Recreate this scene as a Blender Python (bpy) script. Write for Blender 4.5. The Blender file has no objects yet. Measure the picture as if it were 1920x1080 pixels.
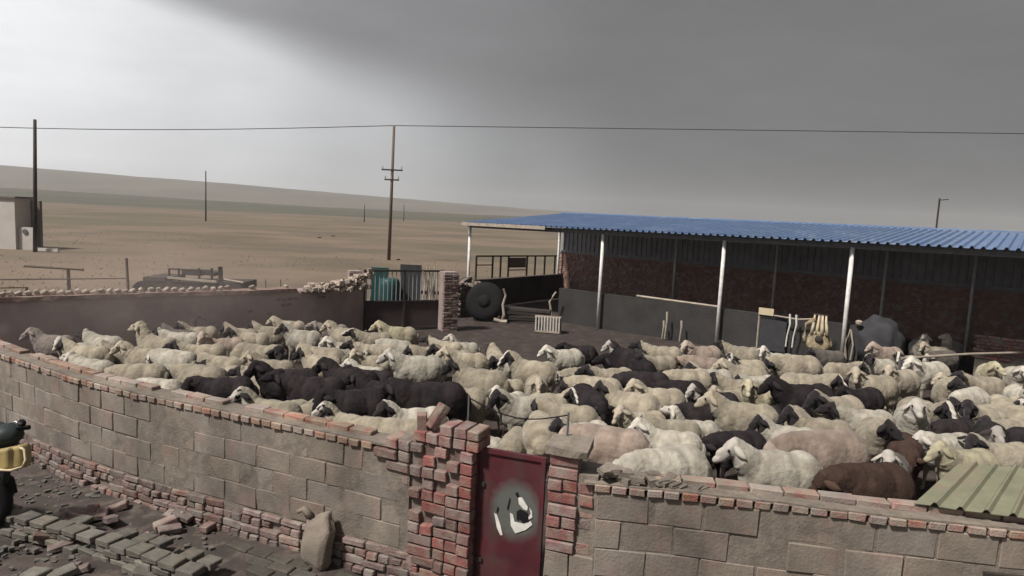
import bpy, bmesh, math, random
from mathutils import Vector, Matrix, noise, Quaternion
import numpy as np
random.seed(7)
SC = bpy.context.scene
COL = SC.collection
R = math.radians
# ------------------------------------------------------------------ camera
F = 1250.0
CAMP = Vector((0, 0, 3.2))
pitch = math.atan(137 / F); roll = math.atan(0.048)
fwd = Vector((0, math.cos(pitch), -math.sin(pitch)))
r0 = Vector((1, 0, 0)); u0 = Vector((0, math.sin(pitch), math.cos(pitch)))
RT = r0 * math.cos(roll) + u0 * math.sin(roll)
UP = u0 * math.cos(roll) - r0 * math.sin(roll)
cd = bpy.data.cameras.new('camera'); cam = bpy.data.objects.new('camera', cd); COL.objects.link(cam)
cd.sensor_width = 36; cd.lens = 36 * F / 1920; cd.clip_start = 0.05; cd.clip_end = 9000
M = Matrix.Identity(4)
for i in range(3):
    M[i][0] = RT[i]; M[i][1] = UP[i]; M[i][2] = -fwd[i]; M[i][3] = CAMP[i]
cam.matrix_world = M
SC.camera = cam
SC.view_settings.view_transform = 'Standard'; SC.view_settings.look = 'None'
SC.view_settings.exposure = 0.27; SC.view_settings.gamma = 1
def P(px, py, h=0.0):
    """point of the place that stands at height h and is seen at that spot of the photograph"""
    d = fwd + RT * ((px - 960) / F) - UP * ((py - 540) / F)
    t = (h - CAMP.z) / d.z
    return CAMP + d * t
def Pz(px, py, depth):
    d = fwd + RT * ((px - 960) / F) - UP * ((py - 540) / F)
    return CAMP + d * (depth / d.y)
# ------------------------------------------------------------------ sky and sun
SUN_AZ, SUN_EL = -128.0, 54.0           # azimuth from the view direction (left), elevation
W = bpy.data.worlds.new('World'); SC.world = W; W.use_nodes = True
nt = W.node_tree; nt.nodes.clear()
def N(t, **k):
    n = nt.nodes.new(t)
    for a, b in k.items(): setattr(n, a, b)
    return n
def L(a, b): nt.links.new(a, b)
def math_(op, a, b=None, c=None):
    n = N('ShaderNodeMath', operation=op)
    for i, v in enumerate((a, b, c)):
        if v is None: continue
        if isinstance(v, (int, float)): n.inputs[i].default_value = v
        else: L(v, n.inputs[i])
    return n.outputs[0]
def maprange(v, a, b, c, d, kind='SMOOTHSTEP'):
    n = N('ShaderNodeMapRange', interpolation_type=kind)
    for i, x in zip(range(5), (v, a, b, c, d)):
        if isinstance(x, (int, float)): n.inputs[i].default_value = x
        else: L(x, n.inputs[i])
    return n.outputs[0]
tc = N('ShaderNodeTexCoord'); sp = N('ShaderNodeSeparateXYZ'); L(tc.outputs['Generated'], sp.inputs[0])
az = math_('MULTIPLY', math_('ARCTAN2', sp.outputs[0], sp.outputs[1]), 57.2958)
el = math_('MULTIPLY', math_('ARCSINE', sp.outputs[2]), 57.2958)
ns = N('ShaderNodeTexNoise'); ns.inputs['Scale'].default_value = 2.2; ns.inputs['Detail'].default_value = 5
mp = N('ShaderNodeMapping'); mp.inputs['Scale'].default_value = (1, 1, 3.0); mp.inputs['Location'].default_value=(3.1,0.4,0)
L(tc.outputs['Generated'], mp.inputs[0]); L(mp.outputs[0], ns.inputs['Vector'])
nz = math_('SUBTRACT', ns.outputs[0], 0.5)
ns2 = N('ShaderNodeTexNoise'); ns2.inputs['Scale'].default_value = 7.5; ns2.inputs['Detail'].default_value = 7; ns2.inputs['Roughness'].default_value = .6
mp2 = N('ShaderNodeMapping'); mp2.inputs['Scale'].default_value = (1, 1, 3.6); mp2.inputs['Rotation'].default_value = (0, .28, 0)
L(tc.outputs['Generated'], mp2.inputs[0]); L(mp2.outputs[0], ns2.inputs['Vector'])
nz2 = math_('SUBTRACT', ns2.outputs[0], 0.5)
# brightness by compass direction: the gap in the cloud is to the left
ramp = N('ShaderNodeValToRGB'); L(math_('ADD', math_('DIVIDE', az, 360.0), math_('ADD', 0.5, math_('MULTIPLY', nz, 0.02))), ramp.inputs[0])
cr = ramp.color_ramp; cr.interpolation = 'EASE'
stops = [(-180, .20), (-150, .26), (-115, .48), (-60, .86), (-38, .84), (-25, .66), (-12, .46), (0, .27), (12, .165), (40, .14), (100, .14), (180, .20)]
for i, (a, v) in enumerate(stops):
    e = cr.elements[i] if i < 2 else cr.elements.new(0.9)
    e.position = a / 360 + .5
for i, (a, v) in enumerate(stops):
    cr.elements[i].position = a / 360 + .5
    cr.elements[i].color = (v * .985, v * .99, v * 1.01, 1)
# the dark cloud whose lower edge runs down to the right
edge = math_('SUBTRACT', el, math_('SUBTRACT', 11.3, math_('MULTIPLY', math_('ADD', az, 20.0), 0.27)))
edge = math_('ADD', edge, math_('ADD', math_('MULTIPLY', nz, 3.0), math_('MULTIPLY', nz2, 1.6)))
soft = maprange(az, -32, 8, 1.3, 7.0, 'LINEAR')
cov = math_('MAXIMUM', maprange(edge, math_('MULTIPLY', soft, -0.35), soft, 0, 1), maprange(az, -178, -125, 1, 0))
dk = N('ShaderNodeValToRGB'); L(math_('ADD', math_('DIVIDE', az, 360.0), 0.5), dk.inputs[0]); dk.color_ramp.interpolation = 'EASE'
dk.color_ramp.elements[0].position = .415; dk.color_ramp.elements[0].color = (.33, .33, .34, 1); dk.color_ramp.elements[1].position = .53; dk.color_ramp.elements[1].color = (.150, .146, .146, 1)
_e = dk.color_ramp.elements.new(.465); _e.color = (.215, .212, .216, 1)
class _D: outputs = [dk.outputs[0]]
dark = _D
mx = N('ShaderNodeMix', data_type='RGBA'); L(cov, mx.inputs[0]); L(ramp.outputs[0], mx.inputs[6]); L(dark.outputs[0], mx.inputs[7])
low = maprange(el, 0, 12, 0.84, 1.0)
var = math_('MULTIPLY', low, math_('ADD', 1.0, math_('ADD', math_('MULTIPLY', nz, 0.38), math_('MULTIPLY', nz2, 0.22))))
mul = N('ShaderNodeVectorMath', operation='SCALE'); L(mx.outputs[2], mul.inputs[0]); L(var, mul.inputs[3])
sky = N('ShaderNodeTexSky', sky_type='NISHITA'); sky.sun_disc = False
sky.sun_elevation = R(SUN_EL); sky.sun_rotation = R(SUN_AZ)
sk = N('ShaderNodeVectorMath', operation='SCALE'); L(sky.outputs[0], sk.inputs[0]); sk.inputs[3].default_value = 0.05
fin = N('ShaderNodeMix', data_type='RGBA'); fin.inputs[0].default_value = 0.95
L(sk.outputs[0], fin.inputs[6]); L(mul.outputs[0], fin.inputs[7])
bg = N('ShaderNodeBackground'); L(fin.outputs[2], bg.inputs[0]); bg.inputs[1].default_value = 1.0
wo = N('ShaderNodeOutputWorld'); L(bg.outputs[0], wo.inputs[0])
sl = bpy.data.lights.new('sun', 'SUN'); sl.energy = 4.6; sl.angle = R(6); sl.color = (1, .95, .88)
so = bpy.data.objects.new('sun', sl); COL.objects.link(so)
sd = Vector((math.sin(R(SUN_AZ)) * math.cos(R(SUN_EL)), math.cos(R(SUN_AZ)) * math.cos(R(SUN_EL)), math.sin(R(SUN_EL))))
so.rotation_euler = sd.to_track_quat('Z', 'Y').to_euler(); so.location = (0, 0, 30)
# ------------------------------------------------------------------ materials
def mat(name, c1, c2=None, scale=8, rough=.85, bump=.3, bscale=60, rnd=0.0, metal=0.0, stretch=(1, 1, 1), c3=None, c3amt=.45, c3scale=3, spec=.3, hue=0.0, stain=0.0, cont=(.32, .68)):
    m = bpy.data.materials.new(name); m.use_nodes = True
    t = m.node_tree; b = t.nodes['Principled BSDF']
    def n(k, **kw):
        x = t.nodes.new(k)
        for a, v in kw.items(): setattr(x, a, v)
        return x
    co = n('ShaderNodeTexCoord'); mpp = n('ShaderNodeMapping'); mpp.inputs['Scale'].default_value = stretch
    t.links.new(co.outputs['Object'], mpp.inputs[0])
    oi = n('ShaderNodeObjectInfo')
    ad = n('ShaderNodeVectorMath', operation='ADD')
    t.links.new(mpp.outputs[0], ad.inputs[0])
    sc = n('ShaderNodeVectorMath', operation='SCALE'); sc.inputs[3].default_value = 1.0
    cmb = n('ShaderNodeCombineXYZ')
    mm = n('ShaderNodeMath', operation='MULTIPLY'); mm.inputs[1].default_value = 37.0 if rnd else 0.0
    t.links.new(oi.outputs['Random'], mm.inputs[0]); t.links.new(mm.outputs[0], cmb.inputs[0]); t.links.new(mm.outputs[0], cmb.inputs[1])
    t.links.new(cmb.outputs[0], ad.inputs[1])
    vec = ad.outputs[0]
    no = n('ShaderNodeTexNoise'); no.inputs['Scale'].default_value = scale; no.inputs['Detail'].default_value = 6; no.inputs['Roughness'].default_value = .62
    t.links.new(vec, no.inputs['Vector'])
    c2 = c2 or tuple(v * .7 for v in c1)
    rp = n('ShaderNodeValToRGB'); rp.color_ramp.elements[0].position = cont[0]; rp.color_ramp.elements[1].position = cont[1]
    rp.color_ramp.elements[0].color = (*c2, 1); rp.color_ramp.elements[1].color = (*c1, 1)
    t.links.new(no.outputs[0], rp.inputs[0]); col = rp.outputs[0]
    if c3:
        n3 = n('ShaderNodeTexNoise'); n3.inputs['Scale'].default_value = c3scale; n3.inputs['Detail'].default_value = 5
        t.links.new(vec, n3.inputs['Vector'])
        r3 = n('ShaderNodeMapRange'); r3.inputs[1].default_value = 1 - c3amt - .08; r3.inputs[2].default_value = 1 - c3amt + .10
        t.links.new(n3.outputs[0], r3.inputs[0])
        x = n('ShaderNodeMix', data_type='RGBA'); t.links.new(r3.outputs[0], x.inputs[0]); t.links.new(col, x.inputs[6]); x.inputs[7].default_value = (*c3, 1); col = x.outputs[2]
    if rnd:
        hs = n('ShaderNodeHueSaturation')
        mr = n('ShaderNodeMapRange'); mr.inputs[3].default_value = 1 - rnd; mr.inputs[4].default_value = 1 + rnd
        t.links.new(oi.outputs['Random'], mr.inputs[0]); t.links.new(mr.outputs[0], hs.inputs['Value'])
        if hue:
            m2 = n('ShaderNodeMath', operation='MULTIPLY'); m2.inputs[1].default_value = 7.31; t.links.new(oi.outputs['Random'], m2.inputs[0])
            m3 = n('ShaderNodeMath', operation='FRACT'); t.links.new(m2.outputs[0], m3.inputs[0])
            m4 = n('ShaderNodeMapRange'); m4.inputs[3].default_value = 1 - hue; m4.inputs[4].default_value = 1 + hue * .4; t.links.new(m3.outputs[0], m4.inputs[0])
            t.links.new(m4.outputs[0], hs.inputs['Saturation'])
        t.links.new(col, hs.inputs['Color']); col = hs.outputs[0]
    if stain:
        ge = n('ShaderNodeNewGeometry'); mq = n('ShaderNodeMapping'); mq.inputs['Scale'].default_value = (1, 1, .55); t.links.new(ge.outputs['Position'], mq.inputs[0])
        nq = n('ShaderNodeTexNoise'); nq.inputs['Scale'].default_value = 1.7; nq.inputs['Detail'].default_value = 8; nq.inputs['Roughness'].default_value = .68; t.links.new(mq.outputs[0], nq.inputs['Vector'])
        rq = n('ShaderNodeMapRange'); rq.inputs[1].default_value = .33; rq.inputs[2].default_value = .62; rq.inputs[3].default_value = 1 - stain; rq.inputs[4].default_value = 1.06; t.links.new(nq.outputs[0], rq.inputs[0])
        vq = n('ShaderNodeVectorMath', operation='SCALE'); t.links.new(col, vq.inputs[0]); t.links.new(rq.outputs[0], vq.inputs[3]); col = vq.outputs[0]
    t.links.new(col, b.inputs['Base Color'])
    b.inputs['Roughness'].default_value = rough; b.inputs['Metallic'].default_value = metal
    b.inputs['Specular IOR Level'].default_value = spec
    if bump:
        nb = n('ShaderNodeTexNoise'); nb.inputs['Scale'].default_value = bscale; nb.inputs['Detail'].default_value = 5
        t.links.new(vec, nb.inputs['Vector'])
        bp = n('ShaderNodeBump'); bp.inputs['Strength'].default_value = bump; bp.inputs['Distance'].default_value = .01
        t.links.new(nb.outputs[0], bp.inputs['Height']); t.links.new(bp.outputs[0], b.inputs['Normal'])
    return m
MAT = dict(
 field=mat('field', (.165, .122, .088), (.105, .084, .060), cont=(.42, .58), scale=.09, bump=.6, bscale=1.5, stretch=(.75, 1, 1), c3=(.098, .086, .056), c3amt=.45, c3scale=.03),
 hill=mat('hill', (.13, .115, .095), (.09, .08, .07), scale=.01, bump=0),
 rise=mat('rise', (.09, .085, .06), (.06, .058, .045), scale=.03, bump=0),
 yard=mat('yard', (.050, .036, .032), (.030, .023, .021), scale=1.6, bump=1.0, bscale=18, c3=(.065, .050, .044), c3amt=.42, c3scale=4),
 lane=mat('lane', (.070, .054, .048), (.038, .031, .028), scale=3, bump=1.0, bscale=25, c3=(.10, .082, .070), c3amt=.40, c3scale=6),
 block=mat('block', (.245, .207, .172), (.180, .153, .130), scale=5, bump=.5, bscale=45, rnd=.11, hue=.2, c3=(.235, .172, .145), c3amt=.42, c3scale=3, stain=.42),
 mortar=mat('mortar', (.235, .198, .165), (.15, .128, .108), scale=14, bump=.6, bscale=50, stain=.42),
 brick=mat('brick', (.27, .112, .100), (.19, .080, .072), scale=16, bump=.7, bscale=70, rnd=.22, hue=.30, c3=(.25, .18, .15), c3amt=.50, c3scale=9, stain=.35),
 capbrick=mat('cap_brick', (.34, .175, .145), (.26, .135, .11), scale=14, bump=.7, bscale=70, rnd=.16, hue=.45, c3=(.30, .235, .185), c3amt=.56, c3scale=9, stain=.40),
 oldbrick=mat('old_brick', (.20, .120, .105), (.115, .072, .062), scale=14, bump=.8, bscale=60, rnd=.3, hue=.35, c3=(.20, .165, .14), c3amt=.48, c3scale=8),
 pavebrick=mat('paving_brick', (.085, .075, .062), (.050, .045, .038), scale=9, bump=.8, bscale=60, rnd=.22, hue=.3),
 greybrick=mat('grey_brick', (.155, .140, .116), (.095, .086, .073), scale=9, bump=.8, bscale=60, rnd=.22, hue=.3),
 mud=mat('mud_plaster', (.33, .255, .245), (.24, .185, .178), scale=1.1, bump=.8, bscale=14, c3=(.34, .27, .235), c3amt=.42, c3scale=3),
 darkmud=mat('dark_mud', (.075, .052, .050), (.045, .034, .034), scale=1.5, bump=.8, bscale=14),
 pale=mat('pale_stone', (.36, .30, .25), (.22, .18, .15), scale=14, bump=.5, rnd=.2),
 reddoor=mat('red_paint', (.105, .020, .028), (.065, .016, .022), scale=4, rough=.55, bump=.3, bscale=12, c3=(.075, .040, .038), c3amt=.48, c3scale=3.5, stain=.3),
 whitepost=mat('white_paint', (.72, .70, .68), (.50, .48, .46), scale=9, rough=.5, bump=.1),
 steel=mat('grey_steel', (.13, .13, .14), (.08, .08, .085), scale=9, rough=.5, bump=.1),
 blue=mat('blue_sheet', (.135, .205, .345), (.105, .17, .30), scale=3, rough=.42, bump=.05, spec=.5, c3=(.21, .26, .36), c3amt=.38, c3scale=1.2, rnd=.06),
 shedbrick=mat('shed_brick', (.36, .20, .165), (.19, .11, .092), scale=2.2, bump=.6, bscale=40, c3=(.40, .33, .28), c3amt=.42, c3scale=6),
 wallsheet=mat('wall_sheet', (.30, .30, .32), (.20, .20, .22), scale=3, rough=.5, bump=.05, rnd=.08),
 green=mat('green_sheet', (.215, .215, .145), (.16, .16, .11), scale=5, rough=.5, bump=.15, c3=(.20, .165, .12), c3amt=.40, c3scale=4),
 wood=mat('weathered_wood', (.16, .12, .09), (.08, .06, .05), scale=6, stretch=(1, 1, 8), bump=.5),
 palewood=mat('pale_wood', (.40, .34, .28), (.26, .22, .18), scale=6, bump=.4),
 darkwood=mat('dark_wood', (.05, .04, .035), (.03, .025, .022), scale=6, bump=.4),
 black=mat('black_rubber', (.016, .015, .016), (.011, .010, .011), scale=6, rough=.8, bump=.2, spec=.1),
 darkcloth=mat('dark_cloth', (.045, .045, .05), (.03, .03, .032), scale=6, rough=.9, bump=.3),
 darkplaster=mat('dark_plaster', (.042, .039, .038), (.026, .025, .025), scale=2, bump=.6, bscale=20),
 whitewash=mat('whitewash', (.52, .48, .45), (.42, .39, .37), scale=.8, bump=.1),
 greywash=mat('greywash', (.17, .155, .15), (.13, .12, .115), scale=.8, bump=.1),
 teal=mat('teal_plastic', (.016, .065, .062), (.012, .045, .044), scale=5, rough=.5, bump=.1),
 darkteal=mat('dark_green_paint', (.022, .030, .029), (.015, .020, .020), scale=5, rough=.6, bump=.1),
 yellow=mat('yellow_plastic', (.38, .29, .115), (.26, .20, .10), scale=5, rough=.5, bump=.15),
 cream=mat('cream_plastic', (.55, .46, .30), (.42, .36, .26), scale=5, rough=.5, bump=.1),
 sack=mat('pale_sack', (.215, .18, .148), (.15, .125, .105), scale=7, rough=.9, bump=.5),
 garment=mat('garment', (.36, .30, .19), (.16, .11, .07), scale=11, rough=.9, bump=.3, c3=(.40, .36, .28), c3amt=.38, c3scale=9),
 white=mat('white', (.70, .68, .64), (.5, .48, .45), scale=10, bump=.1),
 wornpaint=mat('worn_paint', (.105, .108, .10), (.085, .085, .082), scale=8, rough=.6, bump=.1),
 chrome=mat('chrome', (.55, .55, .55), (.4, .4, .4), scale=5, rough=.25, metal=1, bump=0),
)
# ------------------------------------------------------------------ mesh helpers
class MB:
    def __init__(s): s.v = []; s.f = []
    def add(s, vs, fs):
        o = len(s.v); s.v += [tuple(v) for v in vs]; s.f += [tuple(i + o for i in f) for f in fs]; return s
    def box(s, c, d, rot=0.0, mat3=None, jit=0):
        hx, hy, hz = d[0] / 2, d[1] / 2, d[2] / 2
        pts = [Vector((x, y, z)) for x in (-hx, hx) for y in (-hy, hy) for z in (-hz, hz)]
        m = mat3 or Matrix.Rotation(rot, 3, 'Z')
        pts = [m @ (p + Vector([random.uniform(-jit, jit) for _ in range(3)])) + Vector(c) for p in pts]
        return s.add(pts, [(0, 1, 3, 2), (4, 6, 7, 5), (0, 4, 5, 1), (2, 3, 7, 6), (0, 2, 6, 4), (1, 5, 7, 3)])
    def tube(s, pts, r, n=8, r2=None):
        pts = [Vector(p) for p in pts]; k = len(pts); vs = []; fs = []
        for i, p in enumerate(pts):
            t = (pts[min(i + 1, k - 1)] - pts[max(i - 1, 0)]).normalized()
            a = t.orthogonal().normalized() if abs(t.z) > .99 else t.cross(Vector((0, 0, 1))).normalized()
            b = t.cross(a)
            rr = r if r2 is None else r + (r2 - r) * i / (k - 1)
            for j in range(n):
                q = 2 * math.pi * j / n
                vs.append(p + a * math.cos(q) * rr + b * math.sin(q) * rr)
        for i in range(k - 1):
            for j in range(n):
                fs.append((i * n + j, i * n + (j + 1) % n, (i + 1) * n + (j + 1) % n, (i + 1) * n + j))
        fs.append(tuple(range(n))[::-1]); fs.append(tuple((k - 1) * n + j for j in range(n)))
        return s.add(vs, fs)
    def lathe(s, prof, c=(0, 0, 0), n=24, m=None):
        vs = []; fs = []; k = len(prof)
        for (r, z) in prof:
            for j in range(n):
                q = 2 * math.pi * j / n; p = Vector((r * math.cos(q), r * math.sin(q), z))
                if m: p = m @ p
                vs.append(p + Vector(c))
        for i in range(k - 1):
            for j in range(n): fs.append((i * n + j, i * n + (j + 1) % n, (i + 1) * n + (j + 1) % n, (i + 1) * n + j))
        fs.append(tuple(range(n))[::-1]); fs.append(tuple((k - 1) * n + j for j in range(n)))
        return s.add(vs, fs)
    def mesh(s, name, m=None, smooth=False):
        me = bpy.data.meshes.new(name); me.from_pydata(s.v, [], s.f); me.validate()
        bm = bmesh.new(); bm.from_mesh(me); bmesh.ops.recalc_face_normals(bm, faces=bm.faces); bm.to_mesh(me); bm.free()
        if m: me.materials.append(MAT[m] if isinstance(m, str) else m)
        if smooth:
            for p in me.polygons: p.use_smooth = True
        return me
    def build(s, name, m, parent=None, smooth=False, **tags):
        return ob(name, s.mesh(name, m, smooth), parent, **tags)
def ob(name, me, parent=None, mw=None, **tags):
    o = bpy.data.objects.new(name, me); COL.objects.link(o)
    if parent is not None: o.parent = parent
    if mw is not None: o.matrix_local = mw
    for k, v in tags.items(): o[k] = v
    return o
def thing(name, label, cat, loc=(0, 0, 0), rz=0, group=None):
    o = bpy.data.objects.new(name, None); COL.objects.link(o); o.location = loc; o.rotation_euler = (0, 0, rz)
    o.empty_display_size = .1
    o['label'] = label; o['category'] = cat
    if group: o['group'] = group
    return o
def local(par, p):
    return Matrix.Rotation(-par.rotation_euler.z, 3, 'Z') @ (Vector(p) - Vector(par.location))
def chunk(name, lx, ly, lz, m, bev=.006, jit=.004, seed=0):
    """a worn brick or block, chamfered edges"""
    random.seed(seed)
    bm = bmesh.new(); bmesh.ops.create_cube(bm, size=1)
    for v in bm.verts: v.co = Vector((v.co.x * lx, v.co.y * ly, v.co.z * lz)) + Vector([random.uniform(-jit, jit) for _ in range(3)])
    bmesh.ops.bevel(bm, geom=list(bm.edges), offset=bev, segments=1, affect='EDGES', profile=.5)
    me = bpy.data.meshes.new(name); bm.to_mesh(me); bm.free(); me.materials.append(MAT[m]); return me
class Path:
    def __init__(s, pts, smooth=0):
        pts = [Vector((p[0], p[1], 0)) for p in pts]
        s.p = pts; s.l = [0]
        for a, b in zip(pts, pts[1:]): s.l.append(s.l[-1] + (b - a).length)
        s.len = s.l[-1]
    def at(s, d):
        i = 0
        while i < len(s.l) - 2 and d > s.l[i + 1]: i += 1
        a, b = s.p[i], s.p[i + 1]; t = (d - s.l[i]) / (s.l[i + 1] - s.l[i])
        q = a.lerp(b, t)
        # blended tangent
        def tg(j): j = max(0, min(j, len(s.p) - 2)); return (s.p[j + 1] - s.p[j]).normalized()
        T = (tg(i - 1).lerp(tg(i), min(1, t + .5)) if t < .5 else tg(i).lerp(tg(i + 1), t - .5)).normalized()
        return q, math.atan2(T.y, T.x)
    def near(s, q):
        q = Vector((q[0], q[1], 0)); best = (1e9, 0)
        for k in range(len(s.p) - 1):
            a, b = s.p[k], s.p[k + 1]; t = max(0, min(1, (q - a).dot(b - a) / (b - a).length_squared))
            d = (a.lerp(b, t) - q).length
            if d < best[0]: best = (d, s.l[k] + t * (b - a).length)
        return best[1]
    def M(s, d, off=0.0, z=0.0, sx=1, sy=1, sz=1, yaw=0, tilt=0):
        q, a = s.at(d)
        return Matrix.Translation((q.x - math.sin(a) * off, q.y + math.cos(a) * off, z)) @ Matrix.Rotation(a + yaw, 4, 'Z') @ Matrix.Rotation(tilt, 4, 'Y') @ Matrix.Diagonal((sx, sy, sz, 1))
def slab(path, s0, s1, off0, off1, z0, z1, m, name, parent, step=.15, rough=0.0, base=None, smooth=False, **tags):
    """a run of wall core or plaster that follows the path, with a subdivided and slightly uneven skin"""
    n = max(2, int((s1 - s0) / step)); nzz = max(1, int((z1 - z0) / max(step, .08))) if rough else 1
    mb = MB(); prof = []
    for k in range(nzz + 1): prof.append((off0, z0 + (z1 - z0) * k / nzz))
    for k in range(1, 4 if rough else 2):
        q = k / (3 if rough else 1); prof.append((off0 + (off1 - off0) * q, z1))
    for k in range(1, nzz + 1): prof.append((off1, z1 - (z1 - z0) * k / nzz))
    K = len(prof); vs = []; fs = []
    for i in range(n + 1):
        d = s0 + (s1 - s0) * i / n
        q, a = path.at(d); nx, ny = -math.sin(a), math.cos(a)
        for (o_, z) in prof:
            x, y = q.x + nx * o_, q.y + ny * o_; zz = z
            if rough:
                e = noise.noise(Vector((x * 3, y * 3, z * 3))) * rough + noise.noise(Vector((x * 9, y * 9, z * 9))) * rough * .5
                x -= nx * e; y -= ny * e
                if z > z0 + .01: zz += noise.noise(Vector((x * 4 + 9, y * 4, z))) * rough * (1 if z >= z1 - .001 else .2)
            vs.append((x, y, zz))
    for i in range(n):
        for j in range(K - 1): fs.append((i * K + j, (i + 1) * K + j, (i + 1) * K + j + 1, i * K + j + 1))
    fs.append(tuple(range(K))); fs.append(tuple(n * K + j for j in range(K))[::-1])
    mb.add(vs, fs)
    return mb.build(name, m, parent, smooth=smooth, **tags)
def proj(p):
    d = Vector(p) - CAMP; z = d.dot(fwd)
    return 960 + F * d.dot(RT) / z, 540 - F * d.dot(UP) / z
# ------------------------------------------------------------------ land
def sheet(name, m, f, x0, x1, y0, y1, step, keep=None):
    nx = int((x1 - x0) / step); ny = int((y1 - y0) / step); vs = []; fs = []
    for j in range(ny + 1):
        for i in range(nx + 1):
            x = x0 + (x1 - x0) * i / nx; y = y0 + (y1 - y0) * j / ny; vs.append((x, y, f(x, y)))
    for j in range(ny):
        for i in range(nx):
            if keep is None or keep(x0 + (i + .5) * (x1 - x0) / nx, y0 + (j + .5) * (y1 - y0) / ny):
                a = j * (nx + 1) + i; fs.append((a, a + 1, a + nx + 2, a + nx + 1))
    mb = MB(); mb.add(vs, fs); o = mb.build(name, m, None, smooth=True, kind='structure'); return o
mb = MB(); G = 5000
mb.add([(-G, -G, -.06), (G, -G, -.06), (G, G, -.06), (-G, G, -.06)], [(0, 1, 2, 3)])
mb.build('field', 'field', None, kind='structure')
def ridge(name, m, pts, dist, depth, seed, amp):
    """far rising ground: a strip with a crest seen at the given heights, falling away behind"""
    vs = []; fs = []; n = 90; k = 8
    for i in range(n + 1):
        px = pts[0][0] + (pts[-1][0] - pts[0][0]) * i / n
        for a, b in zip(pts, pts[1:]):
            if a[0] <= px <= b[0]: e = a[1] + (b[1] - a[1]) * (px - a[0]) / (b[0] - a[0]); break
        x = (px - 960) / F
        H = 3.2 + e / F * dist + noise.noise(Vector((px * .01, seed, 0))) * amp
        for j in range(k + 1):
            q = j / k
            y = dist + (q - .5) * 2 * depth
            h = (H + 1) * math.sin(math.pi * min(1, q * 1.0)) ** 1.0 - 1
            h += noise.noise(Vector((x * 40, y * .01, seed))) * amp * .5 * math.sin(math.pi * q)
            vs.append((x * dist * 1.0, y, h))
    for i in range(n):
        for j in range(k): fs.append((i * (k + 1) + j, (i + 1) * (k + 1) + j, (i + 1) * (k + 1) + j + 1, i * (k + 1) + j + 1))
    MB().add(vs, fs).build(name, m, None, smooth=True, kind='structure')
ridge('far_hills', 'hill', [(-1500, 20), (-600, 44), (0, 47), (120, 42), (385, 34), (700, 22), (1000, 12), (1400, 8), (2000, 6), (3600, 14)], 1000, 300, 2.0, 1.2)
ridge('low_hills', 'rise', [(-1500, 3), (-300, 5), (0, 5), (200, 3), (500, -2), (900, -3), (1400, -1), (2000, 2), (3600, 4)], 420, 240, 5.0, .5)
# ------------------------------------------------------------------ walls, paths in plan
H1 = 1.19
LW = [P(x, y, H1) for x, y in ((-70, 634), (0, 664), (129, 707), (258, 740), (467, 783), (693, 831), (890, 872))]
RW = [P(x, y, H1) for x, y in ((1145, 913), (1250, 923), (1470, 947), (1660, 971), (1890, 995), (2060, 1014))]
LP = Path(LW); RP = Path(RW)
BW = Path([P(x, y, 1.3) for x, y in ((-160, 560), (0, 556), (240, 549), (480, 543), (580, 538), (682, 530))])
def front_of(x, y): # is the spot on the camera's side of the near wall?
    pts = LW + RW
    for a, b in zip(pts, pts[1:]):
        if a.x <= x <= b.x: return y < a.y + (b.y - a.y) * (x - a.x) / (b.x - a.x) + .12
    return y < (pts[0].y if x < pts[0].x else pts[-1].y)
# pen yard: from the near wall to the back wall and under the shed
SO = Vector((-1.43, 22.4, 0)); SA = math.atan2(-.616, .788)
SE = Vector((math.cos(SA), math.sin(SA), 0)); SN = Vector((-math.sin(SA), math.cos(SA), 0))
def shp(t, d, z=0): return SO + SE * t + SN * d + Vector((0, 0, z))
def shed_t(px, d=0, h=1.5):
    a, b = -2.0, 24.0
    for _ in range(40):
        c = (a + b) / 2
        if proj(shp(c, d, h))[0] < px: a = c
        else: b = c
    return a
def inyard(x, y):
    for a, b in zip(BW.p, BW.p[1:]):
        if a.x <= x <= b.x and y > a.y + (b.y - a.y) * (x - a.x) / (b.x - a.x) + .1: return False
    if x < BW.p[0].x: return y < BW.p[0].y
    q = Vector((x, y, 0)) - SO
    if x > BW.p[-1].x and q.dot(SN) > 6.6: return False
    if x > BW.p[-1].x and x < SO.x + .5 and y > 19.5 + (x + 3.8) * 1.1: return False
    return y < 30
def yardz(x, y):
    return .012 + .035 * noise.noise(Vector((x * .8, y * .8, 3))) + .02 * noise.noise(Vector((x * 3, y * 3, 1)))
sheet('yard_ground', 'yard', yardz, -16, 26, 4.2, 30, .25, keep=lambda x, y: inyard(x, y) and not front_of(x, y))
sheet('lane_ground', 'lane', lambda x, y: .01 + .05 * noise.noise(Vector((x * 1.3, y * 1.3, 7))) + .02 * noise.noise(Vector((x * 5, y * 5, 7))), -14, 8, 1.0, 11, .14, keep=front_of)
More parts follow.
